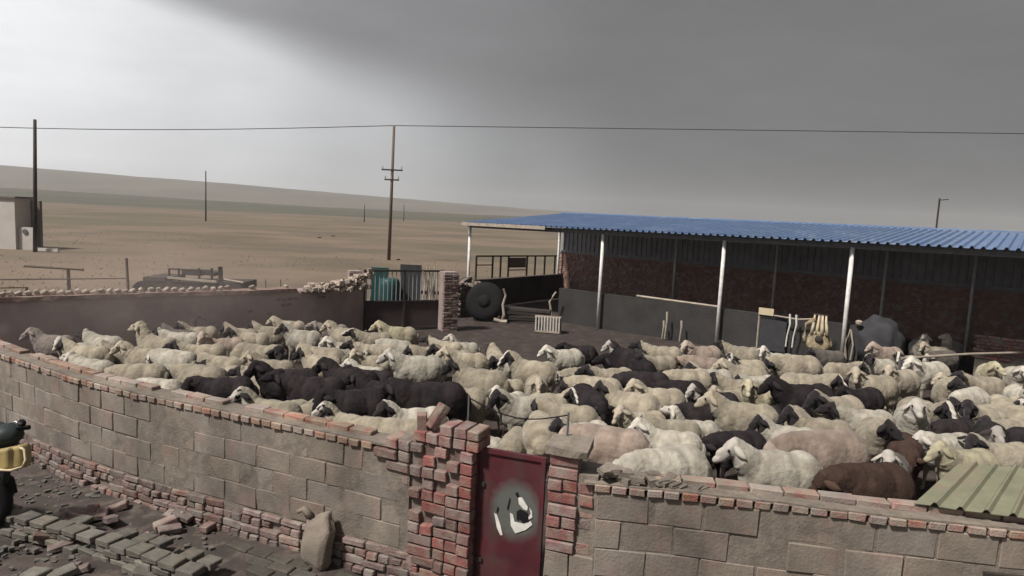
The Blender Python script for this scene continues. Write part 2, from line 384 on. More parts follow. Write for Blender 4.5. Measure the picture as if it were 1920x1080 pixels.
# near rolling patch of the field with a little relief, behind the pen
def frise(x, y): return .10 + .18 * noise.noise(Vector((x * .05, y * .05, 0))) - max(0, (y - 150) / 60) * .3
sheet('field_rise', 'field', frise, -110, 90, 20, 170, 2.0,
      keep=lambda x, y: not inyard(x, y) and not (y < 26 and x > -4)).location.z = -.10
gt_ = MB()
for i in range(9000):
    x = random.uniform(-60, 40); y = 19 + 70 * random.random() ** 1.6; x *= .35 + y / 90
    if inyard(x, y) or (y < 27 and x > -3.5): continue
    if noise.noise(Vector((x * .09, y * .09, 4))) < -.08 and random.random() < .85: continue
    s = random.uniform(.03, .07); zb = max(-.07, frise(x, y) - .11)
    for k in range(3):
        a = random.uniform(0, 6.28); c, d = math.cos(a) * s, math.sin(a) * s; u, w = random.uniform(-.5, .5) * s, random.uniform(-.5, .5) * s
        gt_.add([(x - c * .5, y - d * .5, zb), (x + c * .5, y + d * .5, zb), (x + u, y + w, zb + s * 1.0)], [(0, 1, 2)])
# ------------------------------------------------------------------ piece meshes
BLK = [chunk('block', .388, .20, .203, 'block', .005, .006, 20 + i) for i in range(5)]
HBLK = [chunk('block', .19, .20, .203, 'block', .005, .006, 40 + i) for i in range(3)]
HDR = [chunk('cap_brick', .112, .25, .058, 'capbrick', .006, .004, 60 + i) for i in range(5)]
STR = [chunk('cap_stretcher', .235, .11, .05, 'capbrick', .006, .005, 80 + i) for i in range(4)]
BRK = [chunk('brick', .225, .11, .083, 'brick', .005, .004, 100 + i) for i in range(5)]
BHD = [chunk('brick_end', .108, .225, .083, 'brick', .005, .004, 120 + i) for i in range(4)]
OBR = [chunk('old_brick', .225, .12, .062, 'oldbrick', .009, .008, 140 + i) for i in range(5)]
OHD = [chunk('old_brick_end', .108, .225, .062, 'oldbrick', .009, .008, 160 + i) for i in range(4)]
GBR = [chunk('grey_brick', .19, .30, .095, 'greybrick', .012, .010, 180 + i) for i in range(5)]
OBR2 = [chunk('old_brick', .225, .12, .083, 'oldbrick', .009, .008, 240 + i) for i in range(3)]
OHD2 = [chunk('old_brick_end', .108, .225, .083, 'oldbrick', .009, .008, 260 + i) for i in range(3)]
PBR = [chunk('paving_brick', .225, .11, .062, 'pavebrick', .008, .006, 280 + i) for i in range(4)]
def rc(l): return random.choice(l)
gt_.build('grass_tufts', mat('dry_grass', (.30, .24, .15), (.20, .17, .10), scale=.4, bump=0), None, kind='stuff', label='dry grass tufts scattered over the field', category='grass')
# ------------------------------------------------------------------ near wall, long run on the left
random.seed(11)
lw = thing('block_wall', 'long grey block wall with red brick coping slanting down from the left edge', 'wall', tuple(LW[2].xy) + (0,))
iv = Matrix.Translation(-Vector(lw.location))
sEND = LP.near(P(705, 833, H1))      # coping ends here
sPIER = LP.near(P(768, 846, H1))     # blocks end here lower down
slab(LP, 0, sPIER, .024, .235, 0.0, 1.135, 'mortar', 'mortar_core', lw, .1, rough=.014).matrix_local = iv
for row in range(4):
    z = .305 + .2075 * row + .10; s = (.0 if row % 2 else .2)
    end = sEND if row == 3 else sPIER - (.02 if row % 2 else .1)
    while s + .2 < end:
        ln = .4; me = rc(BLK); cx = s + .2
        if s + .6 > end and end - s < .35: me = rc(HBLK); cx = s + .1; ln = .2
        ob('block', me, lw, iv @ LP.M(cx, .120 + random.uniform(-.006, .006), z + random.uniform(-.004, .004), random.uniform(.985, 1.012), 1, random.uniform(.97, 1.02), yaw=random.uniform(-.012, .012)))
        s += ln
for row in range(4):                # rough brick footing
    s = .0 if row % 2 else .11
    while s < LP.len - .55:
        hd = (row % 2 == 0); w = .12 if hd else .235
        if random.random() > .06:
            ob('brick', rc(OHD if hd else OBR), lw,
               iv @ LP.M(s + w / 2, (.115 if hd else .06) - .035 * (3 - row) / 3 + random.uniform(-.02, .012), .036 + .074 * row, yaw=random.uniform(-.06, .06), tilt=random.uniform(-.03, .03)))
        s += w
s = .03
while s + .06 < sEND:
    ob('brick', rc(HDR), lw, iv @ LP.M(s + .06, .125 + random.uniform(-.010, .008), 1.163, random.uniform(.93, 1.03), 1, random.uniform(.93, 1.04), yaw=random.uniform(-.04, .04), tilt=random.uniform(-.03, .03)))
    s += .124
slab(LP, 0, sPIER, .018, .2, 0.0, .285, 'oldbrick', 'rough_footing', lw, .08, rough=.045).matrix_local = iv
slab(LP, 0, sEND + .12, .012, .245, 1.185, 1.206, 'mortar', 'mortar_cap', lw, .08, rough=.010).matrix_local = iv
s = .1
while s + .12 < sEND:
    if random.random() > .10:
        ob('brick', rc(STR), lw, iv @ LP.M(s + .12, .172 + random.uniform(-.012, .012), 1.222 + random.uniform(-.006, .004), yaw=random.uniform(-.05, .05)))
    s += .247
# ------------------------------------------------------------------ broken brick pillar left of the gate
random.seed(5)
pl = thing('brick_pillar', 'tall ragged brick pillar left of the red gate, bricks toothed and broken', 'pillar', tuple(LP.at(LP.len - .3)[0].xy) + (0,))
ivp = Matrix.Translation(-Vector(pl.location))
sR = LP.near(P(886, 871, H1)); CH = .0985
slab(LP, sPIER - .05, sR - .012, .05, .26, 0.0, 1.275, 'oldbrick', 'mortar_core', pl, .08, rough=.02).matrix_local = ivp
slab(LP, LP.near(P(735, 840, H1)), sPIER, .035, .24, 1.13, 1.27, 'mortar', 'mortar_core', pl, .06, rough=.012).matrix_local = ivp
holes = [(10, 1), (12, 3), (9, 4), (7, 2), (12, 1), (8, 5), (11, 4), (6, 3), (9, 2), (5, 4), (11, 2)]
for c in range(13):
    z = CH * c + .046
    lpx = {12: 728, 11: 705, 10: 712, 9: 742}.get(c, 768 if c % 2 else 756)
    left = LP.near(P(lpx, 833 + (lpx - 693) * .21, H1)); s = sR; k = 0
    hd = c % 2 == 0
    while s - left > .07:
        use_h = random.random() < (.85 if hd else .5)
        w = .118 if use_h else .235
        if w > s - left + .05: use_h, w = True, .118
        if (c, k) not in holes:
            ob('brick', rc(BHD if use_h else BRK) if random.random() < .7 else rc(OHD2 if use_h else OBR2), pl,
               ivp @ LP.M(s - w / 2, (.125 if use_h else .065) - .012 + random.uniform(-.012, .014), z, yaw=random.uniform(-.03, .03), tilt=random.uniform(-.02, .02)))
        s -= w; k += 1
    # the return face towards the gate
    if c % 2: pass
# two courses stacked on the top
for c in range(2):
    z = 1.282 + .046 + .088 * c
    s = sR + .05; k = 0
    while s > LP.near(P(786 if c == 0 else 832, 850, H1)):
        for off in (.14,):
            ob('brick', rc(OHD2) if random.random() < .4 else rc(BHD), pl, ivp @ LP.M(s - .06, off - .02 + random.uniform(-.01, .01), z, yaw=random.uniform(-.05, .05)))
        s -= .125
b = ob('loose_brick', rc(BRK), None, LP.M(LP.near(P(780, 848, H1)), .10, 1.28 + .11, yaw=.5) @ Matrix.Rotation(1.5, 4, 'Y'), label='red brick standing on end on the ragged pillar top', category='brick')
b = ob('loose_brick', rc(OBR), None, LP.M(LP.near(P(806, 853, H1)), .12, 1.37 + .12, yaw=.9) @ Matrix.Rotation(-.95, 4, 'Y'), label='pale brick leaning askew on top of the pillar beside the red one', category='brick')
# ------------------------------------------------------------------ right pillar
random.seed(9)
pa = P(1029, 868, 1.30); pb = P(1120, 908, 1.19)
QP = Path([pa, pb]); pr = thing('brick_pillar', 'narrow red brick pillar with crumbling mortar cap right of the gate', 'pillar', (pa.x, pa.y, 0))
ivr = Matrix.Translation(-Vector(pr.location)); Lq = QP.len
slab(QP, .012, Lq, .03, .30, 0, 1.24, 'mortar', 'mortar_core', pr, .06, rough=.012).matrix_local = ivr
slab(QP, .012, .225, .03, .26, 1.2, 1.36, 'mortar', 'mortar_core', pr, .06, rough=.012).matrix_local = ivr
for c in range(14):
    z = CH * c + .046
    if c < 6: continue
    if c % 3 == 2:
        for k in range(2): ob('brick', rc(BHD), pr, ivr @ QP.M(.06 + .118 * k, .115 + random.uniform(-.01, .01), z, yaw=random.uniform(-.03, .03)))
    else:
        ob('brick', rc(BRK), pr, ivr @ QP.M(.118 + random.uniform(-.006, .006), .055 + random.uniform(-.01, .01), z, yaw=random.uniform(-.03, .03)))
    if c < 12:
        ob('brick', rc(BHD) if c % 4 else rc(OHD2), pr, ivr @ QP.M(.30 + random.uniform(-.008, .008), .125 + random.uniform(.0, .03), z, sz=1.05, yaw=random.uniform(-.05, .05)))
for c in range(3):
    ob('block', rc(HBLK), pr, ivr @ QP.M(.10, .10, .485 - .21 * c)); ob('block', rc(HBLK), pr, ivr @ QP.M(.30, .10, .485 - .21 * c))
slab(QP, -.03, .30, -.02, .28, 1.375, 1.445, 'mortar', 'mortar_cap', pr, .04, rough=.03).matrix_local = ivr
# ------------------------------------------------------------------ near wall, right run
random.seed(21)
rw = thing('block_wall', 'grey block wall with brick coping right of the gate, running to the right edge', 'wall', tuple(RW[0].xy) + (0,))
ivw = Matrix.Translation(-Vector(rw.location))
slab(RP, -.1, RP.len, .025, .235, 0.0, 1.135, 'mortar', 'mortar_core', rw, .1, rough=.014).matrix_local = ivw
vent_s = RP.near(P(1905, 1000, H1))
for row in range(5):
    z = 1.135 - .112 - .222 * row; s = -.10 if row % 2 == 0 else -.30 + .04
    if s < -.12: s = -.10; first = .2
    else: first = 0
    while s + .2 < RP.len + .2:
        if first: ob('block', rc(HBLK), rw, ivw @ RP.M(s + .1, .12, z, sz=1.07)); s += .2; first = 0; continue
        if row == 1 and abs(s + .2 - vent_s) < .2: s += .4; continue
        ob('block', rc(BLK), rw, ivw @ RP.M(s + .2, .120 + random.uniform(-.006, .006), z, random.uniform(.985, 1.01), 1, random.uniform(1.04, 1.08), yaw=random.uniform(-.012, .012)))
        s += .4
s = -.12; 
while s + .06 < RP.len:
    ob('brick', rc(HDR), rw, ivw @ RP.M(s + .06, .125 + random.uniform(-.010, .008), 1.163, random.uniform(.95, 1.06), 1, random.uniform(.93, 1.04), yaw=random.uniform(-.04, .04), tilt=random.uniform(-.03, .03)))
    s += .130
slab(RP, -.2, RP.len, .012, .245, 1.185, 1.206, 'mortar', 'mortar_cap', rw, .08, rough=.010).matrix_local = ivw
s = .05
while s + .12 < RP.len:
    if random.random() > .06:
        ob('brick', rc(STR), rw, ivw @ RP.M(s + .12, .182 + random.uniform(-.010, .010), 1.224 + random.uniform(-.006, .004), yaw=random.uniform(-.04, .04)))
    s += .247
# mortar heap where wall meets pillar
mh = MB()
for i in range(26):
    a = random.random()
    mh.box(RP.M(-.06 + a * .75, random.uniform(.02, .22), 1.205 + (1 - a) * .10 * random.random()).translation, (random.uniform(.05, .14), random.uniform(.05, .12), random.uniform(.02, .07)), rot=random.uniform(0, 3), jit=.012)
mh.build('mortar_heap', 'mortar', None, label='crumbled mortar heaped on the coping beside the narrow pillar', category='rubble', kind='stuff')
# vent grille in the block wall
M0 = RP.M(vent_s, .0, .795)
g = MB(); g.box((0, -.005, .07), (.30, .03, .02)); g.box((0, -.005, -.10), (.30, .03, .02)); g.box((-.14, -.005, -.015), (.02, .03, .15)); g.box((.14, -.005, -.015), (.02, .03, .15))
vt = ob('vent_grille', g.mesh('vent_frame', 'darkwood'), None, M0, label='small dark slatted vent set in the block wall at lower right', category='vent')
for k in range(4):
    sm = MB(); sm.box((0, 0, .035 - k * .035), (.26, .02, .012)); sm.build('slat', 'wood', vt)
bk = MB(); bk.box((0, .03, -.015), (.27, .01, .15)); bk.build('backing', 'black', vt)
# ------------------------------------------------------------------ gate
ga = P(888, 862, 1.30); gb = P(1030, 867, 1.30)
ga = LP.at(sR)[0]; ga = Vector((ga.x + .02, ga.y + .12, 0)); gb = Vector((pa.x - .01, pa.y + .10, 0))
gang = math.atan2(gb.y - ga.y, gb.x - ga.x); gw = (gb - ga).length
gt = thing('metal_gate', 'dark red sheet metal gate with a worn grey patch between the brick pillars', 'gate', (ga.x, ga.y, 0), gang)
m_ = MB(); m_.box((gw / 2, 0, .68), (gw - .03, .012, 1.22)); gpan = m_.build('gate_panel', 'reddoor', gt)
for nm, c, d in (('frame_rail', (gw / 2, -.005, 1.285), (gw, .04, .035)), ('frame_rail', (gw / 2, -.005, .07), (gw, .04, .035)), ('frame_stile', (.02, -.005, .68), (.035, .042, 1.18)), ('frame_stile', (gw - .02, -.005, .68), (.035, .042, 1.18))):
    m_ = MB(); m_.box(c, d); m_.build(nm, 'reddoor', gt)
def gp(px, py): # point on the gate's face, local x and z
    o = ga; n = Vector((math.sin(gang), -math.cos(gang), 0))
    d = fwd + RT * ((px - 960) / F) - UP * ((py - 540) / F)
    t = (o - CAMP).dot(n) / d.dot(n); q = CAMP + d * t - Vector((o.x, o.y, 0))
    return q.dot(Vector((math.cos(gang), math.sin(gang), 0))), q.z
def decal(name, poly, m, y):
    pts = [gp(*p) for p in poly]; k = len(pts); mb = MB()
    mb.add([(a, y, b) for a, b in pts] + [(a, y + .0015, b) for a, b in pts], [tuple(range(k))] + [tuple(range(k, 2 * k))[::-1]] + [(i, (i + 1) % k, k + (i + 1) % k, k + i) for i in range(k)])
    return mb.build(name, m, gt)
circ = []
random.seed(3)
for i in range(36):
    a = i / 36 * 2 * math.pi; r = 1 + .05 * math.sin(3 * a + 1) + random.uniform(-.025, .025)
    circ.append((967 + 46 * r * math.cos(a), 961 + 53 * r * math.sin(a)))
cx_, cz_ = gp(967, 958)
wm = MAT['reddoor'].copy(); wm.name = 'red_paint_worn'; gpan.data.materials[0] = wm
t_ = wm.node_tree; b_ = t_.nodes['Principled BSDF']; src = b_.inputs['Base Color'].links[0].from_socket
co_ = t_.nodes.new('ShaderNodeTexCoord'); sb = t_.nodes.new('ShaderNodeVectorMath'); sb.operation = 'SUBTRACT'; t_.links.new(co_.outputs['Object'], sb.inputs[0]); sb.inputs[1].default_value = (cx_, 0, cz_)
sm_ = t_.nodes.new('ShaderNodeVectorMath'); sm_.operation = 'MULTIPLY'; t_.links.new(sb.outputs[0], sm_.inputs[0]); sm_.inputs[1].default_value = (1, 0, .86)
ln_ = t_.nodes.new('ShaderNodeVectorMath'); ln_.operation = 'LENGTH'; t_.links.new(sm_.outputs[0], ln_.inputs[0])
nn_ = t_.nodes.new('ShaderNodeTexNoise'); nn_.inputs['Scale'].default_value = 14; t_.links.new(co_.outputs['Object'], nn_.inputs['Vector'])
ad_ = t_.nodes.new('ShaderNodeMath'); ad_.operation = 'MULTIPLY_ADD'; t_.links.new(nn_.outputs[0], ad_.inputs[0]); ad_.inputs[1].default_value = .07; t_.links.new(ln_.outputs['Value'], ad_.inputs[2])
mr_ = t_.nodes.new('ShaderNodeMapRange'); mr_.inputs[1].default_value = .19; mr_.inputs[2].default_value = .275; mr_.inputs[3].default_value = 1; mr_.inputs[4].default_value = 0; t_.links.new(ad_.outputs[0], mr_.inputs[0])
mx_ = t_.nodes.new('ShaderNodeMix'); mx_.data_type = 'RGBA'; t_.links.new(mr_.outputs[0], mx_.inputs[0]); t_.links.new(src, mx_.inputs[6]); mx_.inputs[7].default_value = (.10, .105, .095, 1); t_.links.new(mx_.outputs[2], b_.inputs['Base Color'])
def c5(x, y): return 860 + x / 3.6, 780 + y / 3.6
decal('paper_scrap', [c5(*p) for p in ((355, 735), (350, 650), (370, 660), (380, 710), (440, 722), (490, 705), (500, 730), (455, 765), (385, 788))], 'white', -.013)
decal('paper_scrap', [c5(*p) for p in ((405, 545), (430, 545), (470, 610), (465, 635), (440, 625), (410, 590))], 'white', -.013)
decal('paper_scrap', [c5(*p) for p in ((480, 615), (498, 640), (500, 680), (478, 695), (472, 680), (490, 655))], 'white', -.0135)
decal('paper_scrap', [c5(*p) for p in ((243, 650), (262, 662), (285, 730), (300, 800), (285, 800), (262, 750))], 'white', -.013)
decal('dark_scrap', [c5(*p) for p in ((395, 640), (420, 625), (470, 650), (478, 710), (440, 722), (415, 690), (395, 700))], 'black', -.0145)
decal('dark_scrap', [c5(*p) for p in ((385, 520), (400, 508), (415, 545), (398, 545))], 'black', -.0138)
decal('dark_scrap', [c5(*p) for p in ((258, 640), (266, 605), (272, 612), (264, 655))], 'black', -.0138)
decal('dark_scrap', [c5(*p) for p in ((328, 625), (348, 545), (352, 555), (336, 628))], 'black', -.0138)
for z in (.35, 1.0):
    m_ = MB(); m_.tube([(.0, -.03, z - .05), (.0, -.03, z + .05)], .014, 8); m_.box((.05, -.018, z), (.09, .012, .035)); m_.build('hinge', 'darkwood', gt)
w_ = MB(); a_ = P(845, 763, 1.55); b_ = P(1020, 772, 1.50)
a_ = LP.M(sR - .2, .3, 1.50).translation; b_ = Vector((pa.x + .15, pa.y + .2, 1.49))
w_.tube([a_.lerp(b_, k / 8) + Vector((0, 0, .14 - .10 * math.sin(math.pi * k / 8))) for k in range(9)], .006, 5)
w_.build('wire', 'black', None, label='thin dark wire strung over the gate between the two pillars', category='wire')
for q in (a_, b_):
    pk = MB(); pk.tube([q + Vector((0, 0, -.12)), q + Vector((0, 0, .16))], .009, 6)
    pk.build('wire_stake', 'steel', None, label='short steel stake holding the wire on the %s pillar' % ('ragged' if q is a_ else 'narrow'), category='stake')
# ------------------------------------------------------------------ back wall on the left
random.seed(31)
bwt = thing('mud_wall', 'long mauve mud plastered wall behind the sheep with pale stones along its top', 'wall', tuple(BW.p[2].xy) + (0,))
ivb = Matrix.Translation(-Vector(bwt.location))
slab(BW, 0, BW.len, 0, .32, 0, 1.235, 'mud', 'plaster', bwt, .12, rough=.03, smooth=True).matrix_local = ivb
slab(BW, 0, BW.near(P(560, 540, 1.3)), -.03, .35, 1.20, 1.285, 'oldbrick', 'coping', bwt, .12, rough=.02).matrix_local = ivb
TO = [chunk('coping_stone', .15, .16, .11, 'pale', .02, .018, 200 + i) for i in range(5)]
px = 3
while px < 600:
    s = BW.near(P(px, 550, 1.3))
    if px < 455 or random.random() < .45:
        ob('coping_stone', rc(TO), bwt, ivb @ BW.M(s, .14 + random.uniform(-.03, .03), 1.315 + random.uniform(-.01, .02), random.uniform(.5, .8), .8, random.uniform(.7, 1.15), yaw=random.uniform(-.3, .3), tilt=-.45 + random.uniform(-.2, .2)))
    px += random.uniform(14, 17.5)
for (x, y, k) in ((540, 563, 4), (552, 572, 2), (598, 551, 3), (640, 552, 4), (655, 560, 2), (520, 590, 1), (472, 583, 1)):
    s = BW.near(P(x, 545, 1.3)); q, a = BW.at(s); hz = Pz(x, y, q.y).z
    for i in range(k): ob('brick', rc(OHD), bwt, ivb @ BW.M(s + .14 * i, .09, hz + random.uniform(-.02, .02), tilt=random.uniform(-.1, .1)))
# rubble on the wall by the rear gate
for nm, x0, x1, n_, lab in (('rubble_heap', 570, 690, 190, 'heap of pale broken stones piled on the wall left of the barred gate'), ('rubble_heap', 845, 905, 26, 'small heap of stones between the barred gate pillar and the shed')):
    rb = MB()
    for i in range(n_):
        x = random.uniform(x0, x1); f_ = (x - x0) / (x1 - x0) if x1 < 800 else random.random() * .3
        z = 1.24 + random.random() * (.08 + .42 * f_ * f_)
        q = P(x, 540, 1.3) if x1 < 800 else P(x, 530, 1.1)
        s = .04 + random.random() * .075
        rb.box((q.x, q.y + random.uniform(.05, .5), z if x1 < 800 else z - .25), (s * 1.4, s, s * .8), rot=random.uniform(0, 3), jit=.025)
    rb.build(nm, 'pale', None, label=lab, category='rubble', kind='stuff')
# ------------------------------------------------------------------ rear barred gate with its pillars
g0 = P(683, 506, 1.62); g1 = P(832, 507, 1.62)
ang = math.atan2(g1.y - g0.y, g1.x - g0.x); wd = (g1.xy - g0.xy).length
rg = thing('barred_gate', 'steel gate with upright bars above a dark sheet behind the flock', 'gate', (g0.x, g0.y, 0), ang)
for c, d in (((wd / 2, 0, 1.60), (wd, .05, .05)), ((wd / 2, 0, .80), (wd, .05, .04)), ((wd / 2, 0, .08), (wd, .05, .04))):
    m_ = MB(); m_.box(c, d); m_.build('rail', 'darkwood', rg)
for x in (.02, wd * .5, wd - .02):
    m_ = MB(); m_.box((x, -.003, .83), (.05, .05, 1.6)); m_.build('stile', 'darkwood', rg)
bm_ = MB(); bm_.tube([(0, 0, 0), (0, 0, .78)], .012, 6); bar = bm_.mesh('bar', 'wallsheet')
for i in range(19):
    if i == 9: continue
    ob('bar', bar, rg, Matrix.Translation((.07 + i * (wd - .14) / 18, 0, .81)))
m_ = MB(); m_.box((wd / 2, .02, .44), (wd - .06, .01, .70)); m_.build('lower_sheet', 'darkmud', rg)
m_ = MB(); m_.box((wd * .80, -.05, 1.2), (.04, .02, .85), mat3=Matrix.Rotation(-.42, 3, 'Y')); m_.build('brace', 'palewood', rg)
def pier(px, py, h, w, d, lab, hw=None):
    q = P(px, py, h); t = thing('brick_pillar', lab, 'pillar', (q.x, q.y, 0), ang)
    c_ = MB(); c_.box((w / 2, d / 2 + .02, h / 2), (w - .03, d - .03, h - .02)); c_.build('mortar_core', 'mud', t)
    for c in range(int(h / .078)):
        z = .04 + c * .078; x = 0
        while x < w - .05:
            l = .235 if (c % 2) == 0 else .118
            l = min(l, w - x)
            o = ob('brick', rc(OBR), t, Matrix.Translation((x + l / 2, .06 + random.uniform(-.012, .012), z)) @ Matrix.Diagonal((l / .235, 1, 1, 1))); x += l
        if c % 2: ob('brick', rc(OBR), t, Matrix.Translation((w - .06, d / 2 + .06, z)) @ Matrix.Rotation(math.pi / 2, 4, 'Z'))
    return t
pier(834, 510, 1.62, .42, .42, 'stub brick pillar at the right end of the barred gate')
pier(656, 508, 1.45, .36, .40, 'low brown brick pillar at the left end of the barred gate')
_q = P(862, 520, 1.25); _e = shp(0, 0); _l = (Vector((_e.x, _e.y)) - Vector((_q.x, _q.y))).length
_a = math.atan2(_e.y - _q.y, _e.x - _q.x)
cw = thing('brick_wall', 'dark broken brick wall joining the barred gate pillar to the first white post', 'wall', (_q.x, _q.y, 0), _a)
m_ = MB(); m_.box((_l / 2, .1, .52), (_l, .2, 1.04)); m_.build('mortar_core', 'darkmud', cw)
for c in range(14):
    x = -.06 if c % 2 else 0
    while x < _l - .1:
        if random.random() > .12: ob('brick', rc(OBR), cw, Matrix.Translation((x + .12, .0 + random.uniform(-.02, .015), .04 + c * .078)))
        x += .245
# things stored behind the barred gate
q = P(722, 520, 1.3) + Vector((0, .7, 0))
m_ = MB(); m_.lathe([(.26, 0), (.30, .1), (.31, 1.0), (.28, 1.15), (.24, 1.2)], (0, 0, 0), 18)
tb = m_.build('plastic_drum', 'teal', None, smooth=True, label='teal plastic drum standing behind the left bars of the gate', category='drum'); tb.location = (q.x, q.y, 0)
q = P(700, 520, 1.3) + Vector((0, .9, 0))
m_ = MB(); m_.box((0, 0, .75), (.5, .05, 1.5)); m_.build('teal_board', 'teal', None, label='teal board leaning behind the bars beside the drum', category='board').location = (q.x, q.y, 0)
q = P(762, 520, 1.3) + Vector((0, .8, 0))
m_ = MB(); m_.box((0, 0, .8), (.62, .06, 1.6)); m_.build('dark_board', 'darkcloth', None, label='dark grey board standing behind the middle of the barred gate', category='board').location = (q.x, q.y, 0)
for k in range(6):
    q = P(786 + k * 8, 520, 1.3) + Vector((0, .5 + .1 * (k % 2), 0))
    m_ = MB(); m_.tube([(0, 0, 0), (.12 - .05 * k, .25, 1.55 - .05 * (k % 3))], .03, 6, r2=.02)
    m_.build('wooden_pole', 'palewood', None, label='thin pale pole leaning among others behind the right half of the barred gate', category='pole', group='poles behind the barred gate').location = (q.x, q.y, 0)
# ------------------------------------------------------------------ shed
random.seed(41)
D = 5.5; TE = 19.0
def lin(a, b, t): return a + (b - a) * t
def eh(t): return lin(2.80, 2.95, t / TE)       # eave height
BH = 3.27                                        # back height
sh = thing('livestock_shed', 'open fronted livestock shed with blue ribbed metal roof on white posts', 'shed', tuple(SO), SA)
# roof sheets, ribs run from eave to back
def rib_sheet(w, ln, pitch, hgt, top, base):
    """profile across w, length ln, trapezoid ribs"""
    xs = []; n = max(1, round(w / pitch)); p = w / n
    for i in range(n):
        x = i * p
        xs += [(x, 0), (x + p * base, 0), (x + p * (base + (1 - base - top) / 2), hgt), (x + p * (base + (1 - base - top) / 2 + top), hgt)]
    xs.append((w, 0)); return xs
def sheet_mesh(name, prof, A, B, th, m):
    """prof: (x, bump) points, swept from point A to point B (local vectors); solid sheet of thickness th"""
    vs = []; k = len(prof)
    for base in (A, B):
        for dz in (0, -th):
            for (x, h) in prof: vs.append((base[0] + x, base[1], base[2] + h + dz))
    fs = []
    for i in range(k - 1):
        fs.append((i, i + 1, 2 * k + i + 1, 2 * k + i)); fs.append((k + i, k + 2 * k + i, k + 2 * k + i + 1, k + i + 1))
        fs.append((i, k + i, k + i + 1, i + 1)); fs.append((2 * k + i, 2 * k + i + 1, 3 * k + i + 1, 3 * k + i))
    fs.append((0, 2 * k, 3 * k, k)); fs.append((k - 1, 2 * k - 1, 4 * k - 1, 3 * k - 1))
    mb = MB(); mb.add(vs, fs); return mb
sw = .76; t = -.15; i = 0
while t < TE:
    prof = rib_sheet(sw, 1, .19, .050, .18, .52)
    z0 = eh(t + sw / 2)
    mb = sheet_mesh('roof_sheet', prof, (t, -.28, z0 + .06 + .002 * (i % 2)), (t, D + .15, BH + .06 + .002 * (i % 2)), .004, None)
    mb.build('roof_sheet', 'blue', sh); t += sw; i += 1
m_ = MB(); m_.box((TE / 2, D + .16, BH + .11), (TE + .5, .10, .05)); m_.build('ridge_cap', 'blue', sh)
m_ = MB()
for k in range(40):
    a = k * TE / 39 - .1
m_.add([(-.2, -.02, eh(0) - .09), (TE, -.02, eh(TE) - .09), (TE, .03, eh(TE) - .09), (-.2, .03, eh(0) - .09), (-.2, -.02, eh(0) + .04), (TE, -.02, eh(TE) + .04), (TE, .03, eh(TE) + .04), (-.2, .03, eh(0) + .04)],
       [(0, 1, 2, 3), (7, 6, 5, 4), (0, 4, 5, 1), (1, 5, 6, 2), (2, 6, 7, 3), (3, 7, 4, 0)])
m_.build('eave_beam', 'steel', sh)
for k in range(4):
    d_ = D * (k + 1) / 4 - .1; z0 = lin(eh(0), BH, d_ / D); z1 = lin(eh(TE), BH, d_ / D)
    m_ = MB(); m_.tube([(-.1, d_, z0 - .02), (TE, d_, z1 - .02)], .035, 6); m_.build('purlin', 'steel', sh)
fx = [shed_t(880, 0, 2.0), shed_t(1128, 0, 2.0), shed_t(1354, 0, 2.0), shed_t(1592, 0, 2.0)]; fx.append(shed_t(1965, 0, 2.0)); fx.append(fx[-1] + 3.0)
for a in fx:
    m_ = MB(); m_.tube([(a, 0, -.05), (a, 0, eh(a) - .06)], .048, 10); m_.build('post', 'whitepost', sh, smooth=True)
    m_ = MB(); m_.box((a, D / 2, 0), (.05, D, .08), mat3=Matrix.Rotation(math.atan2(BH - eh(a), D), 3, 'X')); o = m_.build('rafter', 'steel', sh); o.location.z = 0
    # place rafter at the roof plane
    for v in o.data.vertices: v.co.y += 0; 
    o.location = (0, D / 2 * 0, (eh(a) + BH) / 2 - .06)
bx_ = [shed_t(1056, D, 2.6), shed_t(1275, D, 2.6), shed_t(1463, D, 2.6), shed_t(1667, D, 2.6), shed_t(1832, D, 2.6), TE - .1]
for a in bx_:
    m_ = MB(); m_.tube([(a, D - .25, -.05), (a, D - .25, BH - .08)], .045, 10); m_.build('post', 'whitepost', sh, smooth=True)
# back wall: brick below, ribbed sheet above
b0 = bx_[0] - .1
m_ = MB(); m_.box(((b0 + TE) / 2, D + .12, .9), (TE - b0, .20, 1.8)); m_.build('wall_core', 'mud', sh)
m_ = MB()
for c in range(22):
    x = b0 + (.06 if c % 2 else 0); z = .04 + c * .08
    while x < TE - .1:
        l = rc((.235, .235, .118))
        if random.random() > .04: m_.box((x + l / 2, D + .015 + random.uniform(-.02, .012), z), (l - .014, .06, .064))
        x += l
m_.build('brickwork', 'shedbrick', sh, kind='stuff')
m_ = MB(); m_.box(((b0 + TE) / 2, D - .02, 1.86), (TE - b0, .07, .07)); m_.build('wall_rail', 'wallsheet', sh)
t = b0; i = 0
while t < TE:
    prof = rib_sheet(.8, 1, .2, .03, .15, .62)
    vs = []; k = len(prof)
    for z in (1.80, BH + .03):
        for y_ in (0, .004):
            for (x, h) in prof: vs.append((t + x, D + .03 - h + y_ + .002 * (i % 2), z))
    fs = []
    for j in range(k - 1):
        fs.append((j, j + 1, 2 * k + j + 1, 2 * k + j)); fs.append((k + j, 3 * k + j, 3 * k + j + 1, k + j + 1))
    fs.append((0, 2 * k, 3 * k, k)); fs.append((k - 1, 2 * k - 1, 4 * k - 1, 3 * k - 1))
    MB().add(vs, fs).build('wall_sheet', 'wallsheet', sh); t += .8; i += 1
m_ = MB(); m_.box((TE + .1, D / 2, 1.6), (.15, D + .4, 3.2)); m_.build('end_wall', 'darkplaster', sh)
